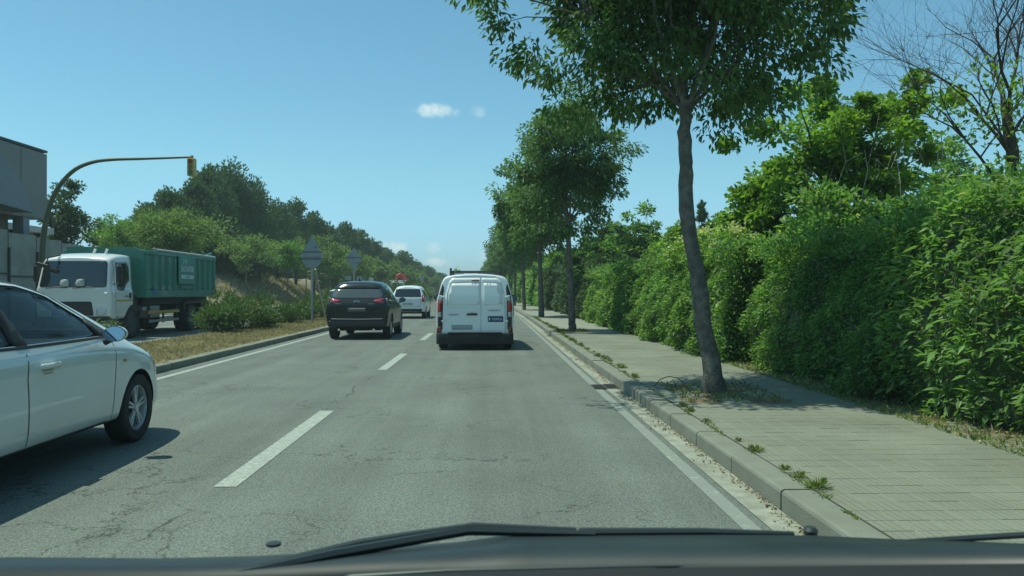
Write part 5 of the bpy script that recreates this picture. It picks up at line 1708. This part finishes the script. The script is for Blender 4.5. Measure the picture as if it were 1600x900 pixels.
# ---------------- green tipper truck coming the other way; local axes: origin under the cab front, +y backwards
m_green = M('green_container_paint', (.030, .20, .145), .5, .0, .5, coat=.2, var=.10, vscale=1.2, dirt=(.05, .12, .09), dirt_amt=.5, dirt_scale=2)
m_green2 = M('green_sign_panel', (.045, .25, .19), .5, var=.05)
m_cab = carpaint('white_cab_paint', (.66, .69, .66))
m_yel = M('yellow_rail', (.55, .33, .06), .5)
m_frame = M('chassis', (.03, .032, .032), .7)
tk = empty('truck', (-11.78, 22.95, 0), radians(0), 'white-cabbed lorry carrying a ribbed green container, oncoming across the median', 'truck')
hw = 1.06
cabS = [(.02, -.0, .20, .62, 1.50, 2.34, .98, 1.02, .90), (.08, .06, .30, .58, 1.50, 2.40, 1.04, 1.05, .93), (.30, .30, .50, .56, 1.50, 2.47, hw, hw, .97), (.8, .8, .9, .56, 1.5, 2.52, hw, hw, .98), (1.40, 1.40, 1.40, .60, 1.5, 2.52, hw, hw, .98), (1.52, 1.52, 1.50, .65, 1.5, 2.50, 1.03, 1.04, .95)]
B = Body(tk, cabS, m_cab, (1.40,), .48, .96, under_z=.6, name='cab')
B.panel('windscreen', 'rear', [(-.94, 1.52), (-.88, 2.28), (.88, 2.28), (.94, 1.52)], m_glassd, .008, .09)
for sx, side in ((1, 'right'), (-1, 'left')):
    B.panel('side_window', side, [(.42, 1.45), (.42, 2.22), (.55, 2.26), (1.10, 2.26), (1.22, 2.10), (1.22, 1.72), (1.02, 1.62), (.80, 1.42)], m_glassd, .008, .06)
    B.seam(side, [(.30, 2.32), (.30, 1.0), (.36, .75)], .014)
    B.seam(side, [(1.36, 2.32), (1.36, 1.1)], .014)
    B.panel('side_stripe', side, [(.32, 1.12), (.32, 1.165), (1.34, 1.165), (1.34, 1.12)], m_yel, .008, 0)
    B.panel('door_handle', side, [(1.15, 1.20), (1.15, 1.36), (1.26, 1.36), (1.26, 1.20)], m_plastic, .02, .02)
text_mesh('badge', '180.18', .08, m_gry, tk, Matrix.Translation((hw + .035, .98, 1.26)) @ Matrix.Rotation(pi / 2, 4, 'Z') @ Matrix.Rotation(pi / 2, 4, 'X'), width=.28)
B.panel('grille', 'rear', [(-.60, .72), (-.60, 1.12), (.52, 1.12), (.58, .72)], m_plastic, .010, .05)
B.panel('bumper', 'rear', [(-1.0, .60), (-1.0, .70), (1.0, .70), (1.0, .60)], m_plastic, .03, .03)
for sx in (-1, 1):
    B.panel('headlight', 'rear', [(sx * .66, .74), (sx * .66, .90), (sx * .92, .92), (sx * .92, .74)], m_clear, .02, .03)
    B.panel('corner_vent', 'rear', [(sx * .88, 1.30), (sx * .88, 1.38), (sx * .98, 1.38), (sx * .98, 1.30)], m_wht, .02, .02)
# wipers, roof horns, mirrors, sun visor
for x0, x1 in ((-.75, -.15), (.0, .6)): MB().tube([(x0, -.03, 1.50), ((x0 + x1) / 2, -.05, 1.53), (x1, -.04, 1.52)], .014, 5).build('wiper', m_plastic, tk)
for sx in (.28, .62): MB().tube([(sx, .62, 2.5), (sx + .05, .62, 2.64)], .035, 8).build('beacon_stub', m_wht, tk)
mr_ = MB().tube([(-.50, .3, 2.45), (-.62, -.12, 2.36), (-.66, -.14, 2.20)], .025, 6).build('wing_mirror', m_plastic, tk)
MB().box((-.75, -.16, 2.14), (.34, .05, .12), Euler((.3, .25, 0)).to_matrix(), .03).build('glass', m_plastic, mr_)
for sx in (-1, 1):
    mm = MB().box((sx * 1.17, .30, 1.92), (.16, .08, .46), bev=.03).build('wing_mirror', m_plastic, tk)
    MB().tube([(sx * 1.0, .25, 2.28), (sx * 1.2, .22, 2.2), (sx * 1.2, .25, 1.7), (sx * 1.02, .25, 1.6)], .014, 5).build('arm', m_plastic, mm)
# interior seen in the windscreen: pale round things on the dash
for i, (x, z) in enumerate(((-.22, 1.62), (.22, 1.63))):
    o = MB().lathe([(0, 0), (.11, .01), (.13, .10), (.09, .19), (0, .21)], 'z', (x, .0, z - .08), 14).build('dashboard_toy', M('pale_cushion', (.42, .47, .44), .9), tk, smooth=True)
# chassis
MB().box((0, 4.9, .88), (.9, 7.4, .26)).build('chassis_frame', m_frame, tk)
MB().box((0, 5.0, 1.09), (1.9, 6.0, .22)).build('gap_filler', m_frame, tk)  # dark box added to close the gap and keep it dark under the container
MB().box((0, 2.05, 1.05), (1.9, .7, .5), bev=.04).build('engine_cover', m_frame, tk)
for y in (5.9, 7.2):
    for sx in (-1, 1):
        wheel(tk, sx * .93, y, .48, sx, 'dark', .50)
for sx in (-1, 1):
    wheel(tk, sx * .93, 1.40, .48, sx, 'dark', .28)
    MB().prism(rounded([(5.3, .75), (5.3, .95), (5.5, 1.05), (7.6, 1.05), (7.8, .95), (7.8, .75), (7.72, .75), (7.6, .98), (5.5, .98), (5.38, .75)], .05), sx * .68, sx * 1.1, 'x').build('mudguard', m_plastic, tk)
    gd = MB().box((sx * 1.08, 3.7, .74), (.03, 2.5, .10), bev=.01).build('side_guard_rail', m_yel, tk)
    MB().box((sx * 1.08, 3.7, .46), (.03, 2.4, .09), bev=.01).build('side_guard_rail', m_steel, tk)
    for y in (2.6, 3.7, 4.8): MB().box((sx * 1.04, y, .66), (.05, .06, .55)).build('guard_bracket', m_frame, tk)
    MB().box((sx * .85, 3.1, .75), (.35, .8, .40), bev=.05).build('fuel_tank' if sx > 0 else 'battery_box', m_steel, tk)
MB().box((.95, 2.3, .86), (.2, .25, .14), bev=.03).build('air_tank', m_steel, tk)
# container
ct = empty('tmp', (0, 0, 0)); COL.objects.unlink(ct); bpy.data.objects.remove(ct)
cw = 1.16; cy0, cy1 = 1.95, 8.15; cz0, cz1 = 1.22, 2.67
mb = MB()
mb.box((-cw, (cy0 + cy1) / 2, (cz0 + cz1) / 2), (.05, cy1 - cy0, cz1 - cz0))
mb.box((cw, (cy0 + cy1) / 2, (cz0 + cz1) / 2), (.05, cy1 - cy0, cz1 - cz0))
mb.box((0, cy0 - .01, (cz0 + cz1) / 2), (2 * cw + .05, .05, cz1 - cz0 - .01)); mb.box((0, cy1 + .01, (cz0 + cz1) / 2), (2 * cw + .05, .05, cz1 - cz0 - .01))
mb.box((0, (cy0 + cy1) / 2, cz0 + .04), (2 * cw - .06, cy1 - cy0 - .06, .08))
cont = mb.build('container', m_green, tk)
nr = 12
for sx in (-1, 1):
    for i in range(nr):
        y = cy0 + .10 + i * (cy1 - cy0 - .2) / (nr - 1)
        if sx > 0 and 3.95 < y < 5.7 and False: continue
        MB().prism([(y - .10, cw + .02), (y - .055, cw + .095), (y + .055, cw + .095), (y + .10, cw + .02)], 0, 1, 'x')
        q = MB()
        v = []
        for z in (cz0 + .22, cz1 - .14):
            for (yy, xx) in ((y - .10, cw + .02), (y - .055, cw + .085), (y + .055, cw + .085), (y + .10, cw + .02)):
                v.append((sx * xx, yy, z))
        q.add(v, [(0, 1, 5, 4), (1, 2, 6, 5), (2, 3, 7, 6), (0, 3, 2, 1), (4, 5, 6, 7)])
        q.build('rib', m_green, cont)
    MB().box((sx * (cw + .04), (cy0 + cy1) / 2, cz0 + .10), (.09, cy1 - cy0 + .06, .22), bev=.015).build('bottom_rail', m_green, cont)
    MB().box((sx * (cw + .03), (cy0 + cy1) / 2, cz1 - .06), (.10, cy1 - cy0 + .08, .12), bev=.02).build('top_rail', m_green, cont)
rl_ = MB().tube([(cw + .02, cy0 + .75, cz1 + .05), (cw + .02, cy1 + .05, cz1 + .03)], .045, 12).build('cover_roller', M('pale_tube', (.42, .45, .42), .5, var=.1), tk, smooth=True)
MB().box((cw + .02, cy0 + .72, cz1 - .03), (.10, .12, .28), bev=.03).build('roller_crank', m_steel, tk)
# raised front and back ends of the container with frames
MB().prism([(cy0, cz1), (cy0, cz1 + .09), (cy0 + 4.3, cz1 + .02), (cy0 + 4.3, cz1)], -cw, -cw + .05, 'x').build('far_side_board', m_green, cont)
MB().prism([(-cw, cz1 - .02), (-cw, cz1 + .10), (cw - .3, cz1 + .10), (cw, cz1 - .02)], cy0 - .04, cy0 + .02, 'y').build('front_board', m_green, cont)
MB().prism([(cy1 - 1.1, cz1 + .0), (cy1, cz1 + .22), (cy1, cz1 + .0)], cw - .10, cw - .05, 'x').build('rear_gusset', m_green, cont)
MB().prism([(-cw, cz1), (-cw, cz1 + .20), (cw - .05, cz1 + .20), (cw - .05, cz1)], cy1 - .05, cy1, 'y').build('rear_board', m_green, cont)
mb = MB()
for i in range(14): mb.tube([(-cw + .1 + random.random() * .1, cy0 + .3 + i * .45, cz1 + .02), (-cw + .6, cy0 + .5 + i * .43, cz1 + .07 + random.random() * .03), (cw - .2, cy0 + .4 + i * .45, cz1 + .02)], .015, 4, False)
mb.build('cover_net', m_green, cont)['kind'] = 'stuff'
# sign panel with lettering
sp = MB().box((cw + .11, 5.15, 2.13), (.03, 1.50, .95), bev=.01).build('sign_panel', m_green2, tk)
TM = lambda y, z: Matrix.Translation((cw + .130, y, z)) @ Matrix.Rotation(pi / 2, 4, 'Z') @ Matrix.Rotation(pi / 2, 4, 'X')
text_mesh('lettering', 'SAICANATUR', .30, m_wht, sp, TM(5.15, 2.16), .003, width=1.15)
plt = MB().box((cw + .130, 5.15, 1.90), (.012, 1.15, .13)).build('slogan_strip', M('pale_strip', (.55, .62, .58), .5), sp)
text_mesh('lettering', 'NATUR', .07, m_green2, plt, TM(5.15, 1.90) @ Matrix.Translation((0, 0, .009)), .002, width=.35)
mb = MB()
for dy in (-.0, .22):
    for i in range(14):
        a, b_ = 2 * pi * i / 14, 2 * pi * (i + 1) / 14
        mb.tube([(cw + .132, 4.78 + dy + cos(a) * .06, 2.44 + sin(a) * .075), (cw + .132, 4.78 + dy + cos(b_) * .06, 2.44 + sin(b_) * .075)], .010, 4)
    mb.tube([(cw + .132, 4.78 + dy, 2.37), (cw + .132, 4.80 + dy, 2.31)], .010, 4)
mb.build('leaf_logo', m_wht, sp)
MB().box((cw + .09, 2.55, 1.42), (.02, .22, .20)).build('blue_label', M('blue_label', (.03, .13, .28), .5), cont)
MB().box((cw + .06, 5.2, 1.55), (.10, .9, .10), bev=.01).build('latch_bar', m_green, cont)

# ---------------- lorry with a red loader crane further down the opposite side
ck = empty('crane_truck', (at(622, 112), 112, 0), 0, 'far lorry with a folded red loader crane behind its white cab roof', 'truck')
MB().box((0, .9, 1.45), (2.1, 1.7, 2.3), bev=.15).build('cab', m_cab, ck)
MB().box((0, .03, 1.75), (1.8, .04, .8), bev=.02).build('windscreen', m_glassd, ck)
MB().box((0, .5, 2.72), (2.5, .5, .16), bev=.04).build('sun_visor', m_cab, ck)
m_rc = M('red_crane_paint', (.50, .035, .03), .45)
MB().box((0, 2.2, 1.6), (.5, .5, 2.0), bev=.04).build('crane_base', m_rc, ck)
MB().tube([(-.55, 2.2, 2.8), (-.35, 2.2, 3.5), (.15, 2.2, 3.75)], .20, 8).build('crane_arm', m_rc, ck)
MB().tube([(.15, 2.2, 3.75), (1.05, 2.2, 2.75)], .19, 8).build('crane_arm', m_rc, ck)
MB().tube([(-.25, 2.1, 3.55), (.75, 2.1, 2.85)], .10, 6).build('hydraulic_ram', m_rc, ck)
MB().box((0, 5.2, 1.2), (2.3, 5.0, .5), bev=.03).build('flatbed', m_frame, ck)
for y in (.9, 5.5, 6.6):
    for sx in (-1, 1): wheel(ck, sx * .95, y, .45, sx, 'steel', .3)

# ============================================================ THE CAR THE PHOTOGRAPH WAS TAKEN FROM (cowl, wipers, bonnet)
m_cowl = M('cowl_plastic', (.017, .028, .029), .45, var=.25, vscale=9)
m_dash = M('dashboard_plastic', (.010, .009, .010), .75)
m_wip = M('wiper_rubber', (.022, .034, .035), .5)
own = empty('camera_car', (0, 0, 0), -YAW, 'dark scuttle panel and wipers of the car carrying the camera along the bottom edge', 'car')
def ow(px, py, dist):
    return ((px - 800) / FPX * dist, dist, CAM_H - (py - 453) / FPX * dist)
def ribbon(name, top, bot, d0, d1, mat, parent, n=60, sink=.0, th=.02):
    """curved panel spanning two outlines of the scuttle, with an underside"""
    V = []
    for i in range(n + 1):
        px = -40 + 1680 * i / n
        a = np.interp(px, *zip(*top)); b_ = np.interp(px, *zip(*bot))
        bow = -.10 * ((px - 800) / 800) ** 2
        A = ow(px, a, d0 + bow); Bp = ow(px, b_, d1 + bow)
        V += [A, ((A[0] + Bp[0]) / 2, (A[1] + Bp[1]) / 2, (A[2] + Bp[2]) / 2 + .006), Bp, (Bp[0], Bp[1], Bp[2] - th), (A[0], A[1] , A[2] - th * 2)]
    F = []
    for i in range(n):
        for k in range(5):
            k2 = (k + 1) % 5
            F.append((i * 5 + k, i * 5 + k2, (i + 1) * 5 + k2, (i + 1) * 5 + k))
    return mesh_obj(name, V, F, mat, parent, True)
T1 = [(-40, 872), (0, 870), (250, 872), (420, 868), (560, 858), (720, 846), (800, 834), (1260, 836), (1400, 842), (1640, 850)]
T2 = [(-40, 905), (300, 902), (600, 890), (1000, 884), (1600, 878), (1640, 878)]
cow = ribbon('cowl', T1, T2, .98, .80, m_cowl, own)
T3 = [(-40, 915), (330, 910), (560, 899), (900, 889), (1600, 880), (1640, 880)]
T4 = [(-40, 1000), (1640, 1000)]
ribbon('dashboard', T3, T4, .72, .50, m_dash, own)
# bright trim line along the glass edge
mb = MB(); mb.tube([ow(px, np.interp(px, [340, 560, 700, 1000, 1640], [910, 899, 891, 884, 877]), .79) for px in range(340, 1640, 40)], .0014, 5)
mb.build('glass_edge_trim', M('edge_trim', (.08, .10, .10), .35, .5), own, smooth=True)
w1 = MB().tube([ow(300, 902, .80), ow(420, 884, .84), ow(560, 852, .90), ow(640, 838, .93), ow(740, 824, .96), ow(900, 829, .97)], [.004, .006, .007, .006, .006, .004], 8).build('wiper', m_wip, own, smooth=True)
MB().tube([ow(360, 900, .79), ow(520, 866, .86), ow(730, 829, .955), ow(930, 834, .965)], [.004, .006, .006, .004], 6).build('blade', m_wip, w1, smooth=True)
w2 = MB().tube([ow(905, 832, .97), ow(1100, 831, .975), ow(1240, 834, .975)], [.006, .005, .003], 8).build('wiper', m_wip, own, smooth=True)
MB().lathe([(0, 0), (.008, .001), (.009, .006), (.006, .010), (0, .011)], 'z', ow(1266, 836, .97), 14).build('washer_nozzle', m_wip, own, smooth=True)
MB().lathe([(0, 0), (.009, .001), (.009, .004), (0, .005)], 'z', ow(428, 853, .95), 12).build('washer_nozzle', m_wip, own, smooth=True)
MB().tube([ow(1370, 850, .9), ow(1450, 845, .92), ow(1640, 833, .9)], [.003, .004, .004], 6).build('wiper', m_wip, own, smooth=True)
# bonnet falls away below the line of sight
V = []; n = 16
for j in range(8):
    y = .95 + j * .17
    for i in range(n + 1):
        u = i / n * 2 - 1
        V.append((u * (.82 - .02 * j), y - .12 * u * u, CAM_H - .335 * (y / .98) - .012 * j ** 1.3 - .05 * abs(u) ** 3 ))
F = [(j * (n + 1) + i, j * (n + 1) + i + 1, (j + 1) * (n + 1) + i + 1, (j + 1) * (n + 1) + i) for j in range(7) for i in range(n)]
bon = mesh_obj('bonnet', V, F, m_silver, own, True)
